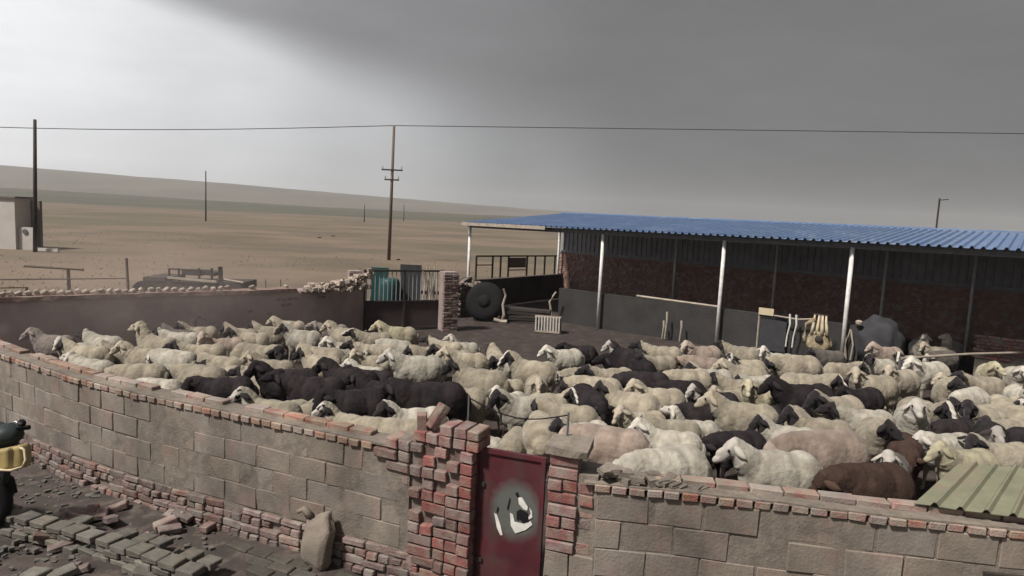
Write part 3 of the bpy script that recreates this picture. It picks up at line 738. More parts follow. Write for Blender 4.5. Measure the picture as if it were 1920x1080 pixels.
# low side wall at the open left end
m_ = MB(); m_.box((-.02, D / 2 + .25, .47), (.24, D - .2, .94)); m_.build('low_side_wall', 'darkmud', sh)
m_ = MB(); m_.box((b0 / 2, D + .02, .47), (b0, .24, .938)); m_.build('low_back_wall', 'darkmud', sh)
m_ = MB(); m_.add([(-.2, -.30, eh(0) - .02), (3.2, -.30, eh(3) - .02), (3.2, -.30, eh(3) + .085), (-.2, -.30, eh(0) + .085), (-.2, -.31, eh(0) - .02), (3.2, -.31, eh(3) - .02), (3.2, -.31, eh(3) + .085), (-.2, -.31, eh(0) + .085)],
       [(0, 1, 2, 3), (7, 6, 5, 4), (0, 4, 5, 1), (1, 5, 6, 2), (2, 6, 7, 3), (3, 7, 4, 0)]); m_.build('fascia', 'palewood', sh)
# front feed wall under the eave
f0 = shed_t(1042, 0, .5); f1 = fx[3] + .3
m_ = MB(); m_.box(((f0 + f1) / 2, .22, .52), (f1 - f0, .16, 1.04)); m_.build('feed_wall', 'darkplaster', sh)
m_ = MB(); m_.tube([(fx[1] + 1.1, .2, 1.09), (fx[2] - .1, .2, 1.07)], .035, 6); m_.build('feed_rail', 'palewood', sh)
# brick partition and pipe rail at the right
p0 = shed_t(1828, 1.6, .5)
bp = thing('brick_partition', 'short red brown brick partition with pale mortar inside the shed at right', 'wall', tuple(shp(p0, 1.6)), SA)
m_ = MB(); m_.box((1.6, .12, .5), (3.2, .18, 1.0)); m_.build('mortar_core', 'mortar', bp)
for c in range(13):
    x = 0 if c % 2 else -.06; 
    while x < 3.1:
        if c > 5 and random.random() > .05: ob('brick', rc(BRK), bp, Matrix.Translation((x + .12, .05 + random.uniform(-.012, .012), .04 + c * .078)) @ Matrix.Diagonal((1, 1, .74, 1)))
        x += .247
r_ = MB(); a_ = P(1690, 672, .72); b_ = P(1925, 662, .72); r_.tube([a_, a_.lerp(b_, .5) + Vector((0, 0, .03)), b_ + (b_ - a_) * .3], .028, 7)
pr_ = r_.build('pipe_rail', 'palewood', None, label='pale bent pipe rail crossing in front of the sheep under the shed at right', category='rail')
for q in (a_, b_):
    r_ = MB(); r_.tube([Vector((q.x, q.y + .03, 0)), Vector((q.x, q.y + .03, .75))], .03, 6); r_.build('rail_post', 'steel', pr_)
# ------------------------------------------------------------------ things in the shed
def at_shed(px, d, h=1.0): return shp(shed_t(px, d, h), d, 0)
# white board on a short post
q = at_shed(1436, -.05); bd = thing('notice_board', 'small blank pale board on a thin post before the dark feed wall', 'board', tuple(q), SA)
m_ = MB(); m_.box((0, 0, 1.13), (.36, .03, .17)); m_.build('board', 'cream', bd)
m_ = MB(); m_.tube([(-.17, .03, 0), (-.17, .03, 1.2)], .022, 6); m_.build('post', 'palewood', bd)
q = at_shed(1452, .02); m_ = MB(); m_.box((0, 0, .60), (.62, .05, .85)); m_.box((0, -.03, 1.0), (.66, .03, .05)); m_.box((0, -.03, .2), (.66, .03, .05))
o = m_.build('dark_hatch', 'darkcloth', None, label='dark square hatch door below the pale board', category='hatch'); o.location = q; o.rotation_euler.z = SA
for px in (1480, 1492):
    q = at_shed(px, -.1); m_ = MB(); m_.tube([(0, 0, 1.15), (.03, -.02, .9), (-.02, 0, .6), (-.03, 0, .35)], .024, 6, r2=.016)
    o = m_.build('hanging_strap', 'white', None, label='white strap, one of two hanging on the feed wall right of the dark hatch', category='strap', group='white straps on the feed wall'); o.location = q; o.rotation_euler.z = SA
for px, z1 in ((1247, .55), (1252, .8), (1280, .62)):
    q = at_shed(px, -.1); m_ = MB(); m_.tube([(0, 0, z1), (.02, -.02, z1 * .7), (-.02, 0, .05)], .03, 6, r2=.02)
    o = m_.build('hanging_strap', 'palewood', None, label='grey rag hanging on the feed wall between the first two white posts', category='rag', group='grey rags on the feed wall'); o.location = q; o.rotation_euler.z = SA
m_ = MB(); m_.tube([(shed_t(1455, -.05) , -.06, 1.06), (shed_t(1500, -.05), -.08, 1.04), (shed_t(1530, -.05), -.06, 1.10)], .02, 6); o = m_.build('rope', 'palewood', None, label='pale rope looped along the feed wall top to the hanging garment', category='rope'); o.location = SO; o.rotation_euler.z = SA
# garment on a pole
q = at_shed(1538, -.35); gm = thing('hanging_garment', 'pale patterned garment draped over a pole stand near the third white post', 'garment', tuple(q), SA)
vs = []; fs = []; n = 28; k = 8
for j in range(k + 1):
    z = .86 - j / k * .42; w = .17 + .11 * math.sin(min(1, j / k * 1.2) * 1.57)
    if j > 6: w *= 1 - (j - 6) * .16
    for i in range(n):
        a = 2 * math.pi * i / n; f_ = 1 + .16 * math.sin(a * 7) * (.5 + .5 * j / k)
        vs.append((w * math.cos(a) * f_, .12 * math.sin(a) * f_, z + .03 * math.sin(a * 3) * (1 if j == k else .3)))
for j in range(k):
    for i in range(n): fs.append((j * n + i, j * n + (i + 1) % n, (j + 1) * n + (i + 1) % n, (j + 1) * n + i))
fs.append(tuple(range(n))); fs.append(tuple(k * n + i for i in range(n)))
MB().add(vs, fs).build('cloth', 'garment', gm, smooth=True)
m_ = MB()
for x0, x1 in ((-.12, -.15), (-.03, -.04), (.05, .08), (.12, .19)): m_.tube([(x0, -.04, 1.24), (x0 * 1.1, -.06, 1.10), ((x0 + x1) / 2, -.07, .98), (x1, -.09, .80)], .020, 6, r2=.045)
m_.build('straps', 'cream', gm, smooth=True)
m_ = MB(); m_.tube([(-.16, -.02, 1.25), (.16, -.02, 1.25)], .02, 6); m_.build('hanger', 'darkwood', gm)
m_ = MB(); m_.lathe([(.02, -.0), (.07, .01), (.09, .03), (.07, .05), (.02, .06)], (.03, -.11, .70), 14, Matrix.Rotation(math.pi / 2, 3, 'X')); m_.build('ring', 'darkwood', gm, smooth=True)
vs = []
m_ = MB(); m_.tube([(-.10, -.05, 1.15), (-.28, -.06, 1.0), (-.32, -.05, .7), (-.29, -.05, .55)], .055, 8, r2=.035); m_.build('sleeve', 'garment', gm, smooth=True)
m_ = MB(); m_.tube([(.02, 0, 1.25), (.02, 0, .3), (.06, -.02, .1), (.25, -.05, .03)], .04, 7); m_.build('pole', 'palewood', gm)
# dark tarpaulin covered bundle
q = at_shed(1648, .45); bm = bmesh.new(); bmesh.ops.create_icosphere(bm, subdivisions=4, radius=1)
for v in bm.verts:
    c = v.co.copy(); e = 1 + .16 * noise.noise(c * 2.3) + .05 * noise.noise(c * 7)
    z = c.z if c.z > 0 else c.z * .9
    v.co = Vector((c.x * .52 * e, c.y * .45 * e, max(0, .70 + z * .62 * e - .04)))
me = bpy.data.meshes.new('covered_bundle'); bm.to_mesh(me); bm.free(); me.materials.append(MAT['darkcloth'])
for p in me.polygons: p.use_smooth = True
bn = ob('covered_bundle', me, None, label='big rounded bundle under dark tarpaulin right of the third white post', category='bundle'); bn.location = q; bn.rotation_euler.z = SA
m_ = MB(); m_.tube([(-.55, -.42, .25), (-.60, -.44, .6), (-.5, -.42, .95)], .03, 6); m_.tube([(-.45, -.42, .25), (-.42, -.44, .6), (-.5, -.42, .95)], .02, 6); m_.build('tie_rope', 'palewood', bn)
m_ = MB(); m_.lathe([(.02, -.05), (.07, -.03), (.08, .03), (.04, .06)], (-.36, -.35, 1.12), 10); m_.build('pale_knot', 'palewood', bn)
# black round tank, crate and junk in the left bay
q = P(906, 603, 0)
m_ = MB(); mm_ = Matrix.Rotation(math.pi / 2, 3, 'X') @ Matrix.Identity(3)
m_.lathe([(.20, -.13), (.40, -.15), (.56, -.10), (.60, 0), (.56, .10), (.40, .15), (.20, .13)], (0, 0, .60), 30, mm_)
ty = m_.build('tractor_tyre', 'black', None, smooth=True, label='big black round tyre leaning in the open left bay of the shed', category='tyre'); ty.location = q; ty.rotation_euler = (R(-12), 0, SA * .3)
m_ = MB(); m_.lathe([(.04, -.16), (.19, -.14), (.20, .14), (.04, .16)], (0, 0, .60), 20, mm_); m_.build('hub', 'black', ty, smooth=True)
q = P(938, 606, 0); m_ = MB(); m_.tube([(0, 0, .02), (.10, 0, .25), (.05, .02, .55), (.12, .02, .82), (.05, 0, 1.02)], .05, 7, r2=.03); m_.tube([(-.2, 0, .10), (0, 0, .05), (.2, -.05, .0 + .06)], .06, 7)
m_.build('driftwood', 'palewood', None, label='pale crooked branch propped beside the big black tyre', category='branch').location = q
q = P(1027, 624, 0); cr_ = thing('slatted_crate', 'white slatted crate tipped on the dark ground before the shed', 'crate', (q.x, q.y, 0), -.15)
for k in range(9):
    m_ = MB(); m_.box((-.32 + k * .08, -.22, .27), (.035, .02, .44), mat3=Matrix.Rotation(.12, 3, 'X')); m_.build('slat', 'white', cr_)
for z in (.06, .47): m_ = MB(); m_.box((0, -.20 + z * .1, z), (.72, .03, .05)); m_.build('rail', 'palewood', cr_)
for y in (.15,): m_ = MB(); m_.box((0, y, .25), (.70, .02, .44)); m_.build('back_board', 'wood', cr_)
for x in (-.34, .34): m_ = MB(); m_.box((x, -.03, .25), (.02, .36, .42)); m_.build('side_board', 'wood', cr_)
q = P(1035, 575, .5); m_ = MB(); m_.tube([(0, 0, .0), (-.03, 0, .3), (-.08, 0, .55), (.02, .02, .72), (.10, 0, .85)], .035, 6); m_.build('bent_pipe', 'palewood', None, label='pale bent pipe rising behind the white slatted crate', category='pipe').location = (q.x, q.y, .1)
for k in range(5):
    q = P(985, 600 - 12 * k, .1 + .16 * k); 
    m_ = MB(); m_.box((0, 0, 0), (1.5, .35, .07), jit=.01); o = m_.build('timber_plank', 'darkwood', None, label=['lowest', 'second lowest', 'middle', 'second highest', 'topmost'][k] + ' plank of the dark timber stack left of the slatted crate', category='plank', group='timber stack under the shed'); o.location = (P(985, 600, .1).x, P(985, 600, .1).y, .05 + .09 * k); o.rotation_euler.z = -.15 + .06 * (k % 2)
# pen fence beyond the low side wall
a_ = P(884, 521, .95); fa = Vector((a_.x, a_.y + 2.6, 0)); fb = P(1046, 520, .8); fb = Vector((fb.x + .2, fb.y + 2.0, 0))
fl = (fb - fa).length; fan = math.atan2(fb.y - fa.y, fb.x - fa.x)
fe = thing('steel_pen_fence', 'dark steel pen fence of uprights and rails beyond the open bay', 'fence', tuple(fa), fan)
m_ = MB(); m_.box((fl / 2, 0, 1.55), (fl, .05, .06)); m_.build('rail', 'darkwood', fe)
for x in (0, .18, .27, .36, .58, .68, .80, .93, 1.0):
    m_ = MB(); m_.box((x * fl, 0, .78), (.06, .05, 1.55)); m_.build('upright', 'darkwood', fe)
for x0, x1, z in ((0, .18, 1.2), (.36, .58, .98), (.36, .58, 1.1)):
    m_ = MB(); m_.box(((x0 + x1) / 2 * fl, .01, z), ((x1 - x0) * fl, .03, .04)); m_.build('rail', 'darkwood', fe)
m_ = MB(); m_.box((.47 * fl, .03, 1.28), (.20 * fl, .02, .4)); m_.build('panel', 'wood', fe)
# ------------------------------------------------------------------ green sheet hut roof at lower right
c = [P(1713, 944, 1.27), P(2010, 984, 1.27), P(2025, 884, 1.36), P(1797, 869, 1.36)]
vs = []; fs = []; prof = rib_sheet(1, 1, .18, .026, .10, .66); k = len(prof)
prof = [(x, h) for x, h in prof]
for j in range(7):
    v_ = j / 6
    for (x, h) in prof:
        p = (c[0].lerp(c[1], x)).lerp(c[3].lerp(c[2], x), v_)
        vs.append((p.x, p.y, p.z + h + .006 * noise.noise(Vector((x * 5, v_ * 3, 0)))))
nn = len(vs)
vs += [(a, b, z - .004) for a, b, z in vs]
for j in range(6):
    for i in range(k - 1):
        a = j * k + i; fs.append((a, a + 1, a + k + 1, a + k)); fs.append((nn + a, nn + a + k, nn + a + k + 1, nn + a + 1))
hut = thing('hutch', 'low hutch roofed with pale green ribbed metal inside the wall at lower right', 'hutch', (c[0].x, c[0].y, 0))
o = MB().add(vs, fs).build('roof_sheet', 'green', hut); o.matrix_local = Matrix.Translation(-Vector(hut.location))
for a in (c[2].lerp(c[3], .93), c[2].lerp(c[3], .1), c[1].lerp(c[2], .3)):
    m_ = MB(); m_.box((a.x - c[0].x, a.y - c[0].y - .06, .64), (.07, .07, 1.28)); m_.build('leg', 'wood', hut)
m_ = MB(); m_.add([tuple(c[3].lerp(c[2], t_) + Vector((0, -.08 + o_, dz)) - Vector(hut.location)) for o_ in (0, .05) for dz in (-.10, -.02) for t_ in (0.02, 1)], [(0, 1, 3, 2), (4, 6, 7, 5), (0, 4, 5, 1), (2, 3, 7, 6), (0, 2, 6, 4), (1, 5, 7, 3)]); m_.build('batten', 'wood', hut)
# ------------------------------------------------------------------ beyond the pen
def pole(px, pyb, h, r, lean, name, lab, cat='pole', m='darkwood', arms=False, yb=None):
    q = P(px, pyb, 0); t = thing(name, lab, cat, (q.x, q.y, 0))
    m_ = MB(); m_.tube([(0, 0, -.1), (lean * h, 0, h)], r, 8, r2=r * .7); m_.build('shaft', m, t, smooth=True)
    if arms:
        for z, w in arms:
            m_ = MB(); m_.box((lean * z, -.08, z), (w, .07, .09)); m_.build('crossarm', 'darkwood', t)
            for s_ in (-.45, 0, .45):
                m_ = MB(); m_.tube([(lean * z + s_ * w, -.08, z + .03), (lean * z + s_ * w, -.08, z + .22)], .035, 6); m_.build('insulator', 'palewood', t)
    return t, Vector((q.x + lean * h, q.y, h))
pA, tA = pole(66, 472, 7.0, .11, .028, 'utility_pole', 'dark leaning pole beside the whitewashed building at far left', 'pole')
pB, tB = pole(729, 488, 8.3, .11, .012, 'utility_pole', 'tall utility pole with crossarms standing in the field beyond the barred gate', 'pole', 'wood', arms=((5.6, 1.3), (5.0, .9)))
for px, pyb, top, lab in ((386, 414, 322, 'thin dark pole far out in the field, leftmost of three'), (683, 416, 384, 'thin far pole just left of the tall utility pole'), (757, 414, 384, 'thin far pole just right of the tall utility pole')):
    q = P(px, pyb, 0); pole(px, pyb, (pyb - top) * q.y / F, .12, 0, 'field_pole', lab)
q = P(1763, 440, 2.5); q = Vector((30 * .642, 30, 0)); 
yf = (Pz(1762, 372, 30)); fp = thing('antenna_pole', 'thin pole with a small side arm rising behind the blue roof', 'pole', (yf.x, 30, 0))
m_ = MB(); m_.tube([(0, 0, 0), (.0, 0, yf.z)], .04, 6); m_.build('shaft', 'darkwood', fp)
m_ = MB(); m_.tube([(0, 0, yf.z - .08), (.4, 0, yf.z - .02)], .02, 5); m_.build('side_arm', 'darkwood', fp)
def wire(a, b, sag, lab, r=.022):
    m_ = MB(); m_.tube([a.lerp(b, k / 24) - Vector((0, 0, sag * math.sin(math.pi * k / 24))) for k in range(25)], r, 4)
    m_.build('power_line', 'darkwood', None, label=lab, category='power line')
e1 = Pz(2350, 256, 36)
wire(tB, e1, -.0, 'dark power line running right from the tall pole across the grey sky')
e0 = Pz(-500, 215, 38); wire(e0, tB, .5, 'dark power line running left from the tall pole over the field')
# whitewashed building
q0 = P(-150, 470, 0); q1 = P(30, 468, 0); dz = q1.y
wbh = thing('farm_building', 'pale whitewashed farm building at the far left edge with a grey lean-to', 'building', (q1.x, q1.y, 0))
Hh = (468 - 372) * dz / F; wl = 6.5
m_ = MB(); m_.box((-wl / 2, .725, Hh / 2), (wl, 1.45, Hh)); m_.build('wall', 'whitewash', wbh)
m_ = MB(); m_.box((-wl / 2, .725, Hh + .05), (wl + .2, 1.65, .10)); m_.build('roof', 'greywash', wbh)
m_ = MB(); m_.box((.27, 1.3, (Hh - .1) / 2), (.50, .2, Hh - .1)); m_.build('lean_to', 'greywash', wbh)
m_ = MB(); m_.box((.50, .25, .62), (.95, .14, 1.24)); m_.build('low_white_wall', 'whitewash', wbh)
m_ = MB(); m_.lathe([(.03, -.02), (.14, -.02), (.14, .02), (.03, .02)], (.42, .15, 1.0), 12, Matrix.Rotation(math.pi / 2, 3, 'X') ); m_.build('wall_lamp', 'steel', wbh)
m_ = MB(); m_.box((1.9, -.3, .1), (1.3, .15, .16)); m_.build('white_kerb', 'whitewash', wbh)
# field fence beyond the back wall
def fpt(px, py, h, yy): return Pz(px, py, yy)
ff = thing('field_fence', 'weathered post and rail fence in the field beyond the mud wall', 'fence', (0, 0, 0))
def rel(t, v): return Vector(v) - Vector(t.location)
for (x0, y0, x1, y1, r) in ((128, 506, 131, 560, .05), (237, 484, 242, 560, .045), (50, 538, 51, 565, .04), (498, 524, 499, 560, .02), (526, 524, 527, 560, .02)):
    yb = P((x0 + x1) / 2, 556, 0.0).y if False else 16.5 + (x0 / 700) * 5
    a_ = Pz(x0, y0, yb); b_ = Pz(x1, y1, yb); b_.z = 0
    m_ = MB(); m_.tube([b_, a_], r, 6, r2=r * .8); m_.build('post', 'wood', ff)
for (x0, y0, x1, y1, r) in ((45, 499, 158, 506, .028), (0, 524, 240, 522, .018), (0, 540, 50, 539, .018)):
    m_ = MB(); m_.tube([Pz(x0, y0, 16.5 + x0 / 140), Pz(x1, y1, 16.5 + x1 / 140)], r, 5); m_.build('rail', 'wood', ff)
# old cart
cb = P(257, 520, .9); Yc = 19.5
def C_(px, py, dy=0): return Pz(px, py, Yc + dy)
ct = thing('farm_cart', 'old wooden farm cart loaded with dark scrap behind the mud wall', 'cart', (C_(350, 540).x, Yc, 0))
def cpart(nm, mb, m): o = mb.build(nm, m, ct); o.matrix_local = Matrix.Translation(-Vector(ct.location)); return o
def bx3(a, b, th, dy=0.0, dep=1.2):
    p = C_(*a); q = C_(*b); mid = (p + q) / 2; L_ = (q - p).length; m3 = Matrix.Rotation(-math.atan2(q.z - p.z, q.x - p.x), 3, 'Y')
    return MB().box((mid.x, mid.y + dep / 2 + dy, mid.z), (L_, dep, th), mat3=m3)
cpart('bed', bx3((262, 534), (452, 538), .22), 'darkwood')
cpart('bed', bx3((268, 524), (310, 526), .16), 'darkwood')
cpart('side_plank', bx3((316, 520), (408, 528), .06, -.08, .06), 'palewood')
cpart('load', bx3((334, 512), (370, 514), .14, .2, .6), 'darkcloth')
cpart('load', bx3((372, 513), (396, 516), .10, .2, .6), 'darkwood')
for x in (318, 336, 374, 398, 412, 416):
    cpart('stake', MB().tube([C_(x, 538, .1), C_(x - 1, 503 if x < 400 else 500, .1)], .035, 5), 'darkwood')
cpart('top_rail', MB().tube([C_(318, 504, .1), C_(396, 508, .1)], .025, 5), 'darkwood')
cpart('shaft_pole', MB().tube([C_(420, 524), C_(456, 530)], .035, 5), 'palewood')
for x in (290, 430):
    p = C_(x, 552, .6); 
    for dy in (0,):
        cpart('wheel', MB().lathe([(.05, -.05), (.36, -.05), (.38, 0), (.36, .05), (.05, .05)], (p.x, Yc + dy, .38), 18, Matrix.Rotation(math.pi / 2, 3, 'X')), 'black')
for (x, y, s, lab) in ((599, 447, .13, 'small dark shrub far out in the field, left one of a pair'), (625, 444, .13, 'small dark shrub far out in the field, right one of a pair'), (747, 488, .08, 'dark stone lying beside the foot of the utility pole'), (1093, 470, .2, None)):
    if not lab: continue
    q = P(x, y, 0); bm = bmesh.new(); bmesh.ops.create_icosphere(bm, subdivisions=3, radius=1)
    for v in bm.verts:
        e = 1 + .5 * noise.noise(v.co * 2.2 + Vector((x, 0, 0))) + .25 * noise.noise(v.co * 6); v.co = Vector((v.co.x * s * 1.8 * e, v.co.y * s * e, max(-.05, v.co.z) * s * e))
    me = bpy.data.meshes.new('shrub'); bm.to_mesh(me); bm.free(); me.materials.append(MAT['black'])
    o = ob('dark_stone' if 'stone' in lab else 'shrub', me, None, label=lab, category='stone' if 'stone' in lab else 'shrub'); o.location = q
# ------------------------------------------------------------------ lane in front: stacked kerb of grey bricks
random.seed(51)
KP = Path([P(x, y, .20) for x, y in ((-60, 938), (0, 958), (110, 985), (200, 1013), (290, 1043), (352, 1064))])
ke = thing('brick_edging', 'low ragged row of stacked grey bricks crossing the lower left corner', 'edging', tuple(KP.p[1].xy) + (0,))
ivk = Matrix.Translation(-Vector(ke.location))
for c in range(3):
    s = .02 if c % 2 else .1
    while s < KP.len - .1:
        if c == 2:
            ob('brick', rc(GBR), ke, ivk @ KP.M(s + .1, .05 + random.uniform(-.02, .02), .165 + random.uniform(-.01, .012), random.uniform(.84, .96), .52, .62, yaw=random.uniform(-.08, .08), tilt=random.uniform(-.04, .04)))
            if s > .9 and random.random() > .12: ob('brick', rc(GBR), ke, ivk @ KP.M(s + .13, .215 + random.uniform(-.02, .02), .160 + random.uniform(-.012, .012), random.uniform(.75, .9), .48, .6, yaw=random.uniform(-.12, .12), tilt=random.uniform(-.05, .05)))
        elif random.random() > .08:
            ob('brick', rc(GBR), ke, ivk @ KP.M(s + .1, .11 - (.03 if c == 0 else 0) + random.uniform(-.025, .025), .03 + .068 * c, random.uniform(.9, 1.0), .85, .66, yaw=random.uniform(-.08, .08), tilt=random.uniform(-.03, .03)))
        s += .2
# paving in the lane: rows of old bricks laid flat
pv = thing('brick_paving', 'patch of worn brick paving at the foot of the block wall', 'paving', (P(480, 1050, 0).x, P(480, 1050, 0).y, 0))
ivv = Matrix.Translation(-Vector(pv.location)); cnt = 0
for row in range(6):
    s = LP.near(P(330, 760, H1)) + (row % 2) * .12
    while s < LP.len - .15:
        q, a = LP.at(s); x = q.x + math.sin(a) * (.18 + row * .125)
        pt = LP.M(s, -(.20 + row * .125)).translation; pp = proj(pt)
        if pp[1] < 1110 and pp[0] > 430 + row * 22 and random.random() < .80:
            ob('brick', rc(PBR), pv, ivv @ LP.M(s, -(.20 + row * .125) + random.uniform(-.008, .008), .018 + random.uniform(-.012, .008), 1.02, 1.04, 1.0, yaw=random.uniform(-.05, .05), tilt=random.uniform(-.05, .05))); cnt += 1
        s += .24
# loose bricks
for k in range(24):
    px = random.uniform(80, 440); s = LP.near(P(px, 760, H1)); off = -random.uniform(.05, .95)
    pt = LP.M(s, off).translation
    ob('loose_brick', rc(OBR + OHD), None, LP.M(s, off, .05 + random.uniform(-.01, .04), .9, .9, .9, yaw=random.uniform(0, 3), tilt=random.uniform(-.4, .4)),
       label='weathered brown brick lying loose on the dirt at the foot of the long wall', category='brick', group='loose bricks at the foot of the long wall')
for k in range(7):
    px = random.uniform(0, 330); pt = P(px, random.uniform(1062, 1079), .05)
    ob('loose_brick', rc(OHD + GBR), None, Matrix.Translation((pt.x, pt.y, .05)) @ Matrix.Rotation(random.uniform(0, 3), 4, 'Z') @ Matrix.Rotation(random.uniform(-.3, .3), 4, 'X') @ Matrix.Scale(.7, 4),
       label='half buried brick lying in the dirt in front of the grey edging', category='brick', group='bricks in the dirt below the edging')
for nm, f, n_, lab in (('gravel', lambda: LP.M(random.uniform(.4, 5.6), -random.uniform(.02, 1.6)).translation, 700, None), ):
    gv = MB()
    for i in range(n_):
        p = f(); s = random.uniform(.012, .045); gv.box((p.x, p.y, s * .3), (s * 1.4, s, s * .8), rot=random.uniform(0, 3), jit=s * .15)
    gv.build(nm, 'greybrick', None, kind='stuff', label='gravel and brick chips strewn over the lane', category='gravel')
# pale sack slumped against the wall
bm = bmesh.new(); bmesh.ops.create_icosphere(bm, subdivisions=4, radius=1)
for v in bm.verts:
    c_ = v.co.copy(); e = 1 + .12 * noise.noise(c_ * 2.0 + Vector((5, 0, 0))) + .07 * noise.noise(c_ * 6)
    sq = lambda t: math.copysign(abs(t) ** .62, t)
    top = max(0, c_.z)
    v.co = Vector((sq(c_.x) * .135 * e * (1 + .18 * top) + .015 * math.sin(c_.z * 6), sq(c_.y) * .085 * e * (1 - .45 * top) + .07 * top, .245 + sq(c_.z) * .245 * e + .045 * math.sin(c_.x * 5) * top))
me = bpy.data.meshes.new('sack'); bm.to_mesh(me); bm.free(); me.materials.append(MAT['sack'])
for p in me.polygons: p.use_smooth = True
sk_ = ob('sack', me, None, LP.M(LP.near(P(618, 815, H1)), -.14, 0.0), label='pale tan sack slumped against the foot of the block wall', category='sack')
m_ = MB(); m_.tube([(-.12, .05, .44), (-.19, .04, .50), (-.24, .02, .47)], .04, 8, r2=.02); m_.build('sack_mouth', 'sack', sk_, smooth=True)
# motorcycle at the left edge
Ym = 5.9
def K_(px, py, dy=0): return Pz(px, py, Ym + dy)
o_ = K_(-10, 900); mc = thing('motorcycle', 'dark green motorcycle with yellow plastic fairing, only its front end showing at left edge', 'motorcycle', (o_.x, Ym, 0))
def kp(nm, mb, m, smooth=True): o = mb.build(nm, m, mc, smooth=smooth); o.matrix_local = Matrix.Translation(-Vector(mc.location)); return o
X0 = o_.x
kp('handle_grip', MB().tube([K_(28, 806), K_(40, 803), K_(55, 801)], .022, 8), 'black')
kp('handlebar', MB().tube([K_(-50, 800, .2), K_(-10, 798, .1), K_(28, 806)], .016, 8), 'steel')
kp('brake_lever', MB().tube([K_(18, 793, -.05), K_(30, 791, -.05), K_(40, 795, -.05)], .010, 6), 'chrome')
kp('mirror', MB().lathe([(.005, -.01), (.035, -.01), (.035, .01), (.005, .01)], K_(41, 793), 10, Matrix.Rotation(math.pi / 2, 3, 'X')), 'black')
def blob(c, r, seed, n=3, amp=.1):
    bm = bmesh.new(); bmesh.ops.create_icosphere(bm, subdivisions=n, radius=1); mb = MB()
    vs = [(Vector(c) + Vector((v.co.x * r[0], v.co.y * r[1], v.co.z * r[2])) * (1 + amp * noise.noise(v.co * 2 + Vector((seed, 0, 0))))) for v in bm.verts]
    fs = [tuple(v.index for v in f.verts) for f in bm.faces]; bm.free(); return mb.add(vs, fs)
kp('fuel_tank', blob(K_(-14, 818, .05), (.24, .14, .13), 1), 'darkteal')
kp('cowl', blob(K_(14, 815, .0), (.13, .12, .10), 4), 'darkteal')
kp('fork', MB().tube([K_(34, 808), K_(22, 850, .02), K_(8, 905, .04)], .03, 8), 'darkteal')
# yellow fairing: pleated shell
vs = []; fs = []; n = 16; k = 6
for j in range(k + 1):
    for i in range(n + 1):
        u = i / n; v_ = j / k
        px = -34 + 82 * u; top = 850 - 16 * u; bot = 876 + 6 * math.sin(u * 3.1)
        p = K_(px + (4 * math.sin(v_ * 3) if u > .9 else 0), top + (bot - top) * v_, -.10 - .05 * math.sin(math.pi * u) - .012 * math.cos(u * 22) * (1 - v_ * .5))
        vs.append(p)
nn = len(vs); vs += [p + Vector((0, .05, 0)) for p in vs]
for j in range(k):
    for i in range(n):
        a = j * (n + 1) + i; fs.append((a, a + 1, a + n + 2, a + n + 1)); fs.append((nn + a, nn + a + n + 1, nn + a + n + 2, nn + a + 1))
per = [i for i in range(n + 1)] + [j * (n + 1) + n for j in range(1, k + 1)] + [k * (n + 1) + i for i in range(n - 1, -1, -1)] + [j * (n + 1) for j in range(k - 1, 0, -1)]
for a, b in zip(per, per[1:] + per[:1]): fs.append((a, nn + a, nn + b, b))
kp('fairing', MB().add(vs, fs), 'yellow')
kp('fairing_trim', MB().tube([K_(36, 838, -.12), K_(45, 843, -.13), K_(48, 862, -.13), K_(42, 876, -.13), K_(20, 882, -.15), K_(-20, 880, -.15)], .012, 6), 'cream')
kp('mudguard', MB().tube([K_(24, 925, .1), K_(18, 900, .1), K_(2, 888, .1), K_(-30, 888, .1)], .04, 8), 'black')
wc = K_(-34, 985, .05); R_ = .29
kp('wheel', MB().lathe([(.20, -.04), (R_ - .02, -.05), (R_, 0), (R_ - .02, .05), (.20, .04)], (wc.x, wc.y, R_ + .01), 28, Matrix.Rotation(math.pi / 2, 3, 'X')), 'black')
kp('engine', blob((X0 - .35, Ym + .1, .42), (.22, .15, .17), 9, 3, .2), 'steel')
kp('seat', blob((X0 - .62, Ym + .1, .80), (.32, .13, .07), 12), 'black')
kp('wheel', MB().lathe([(.20, -.04), (R_ - .02, -.05), (R_, 0), (R_ - .02, .05), (.20, .04)], (wc.x - 1.2, wc.y, R_ + .01), 28, Matrix.Rotation(math.pi / 2, 3, 'X')), 'black')
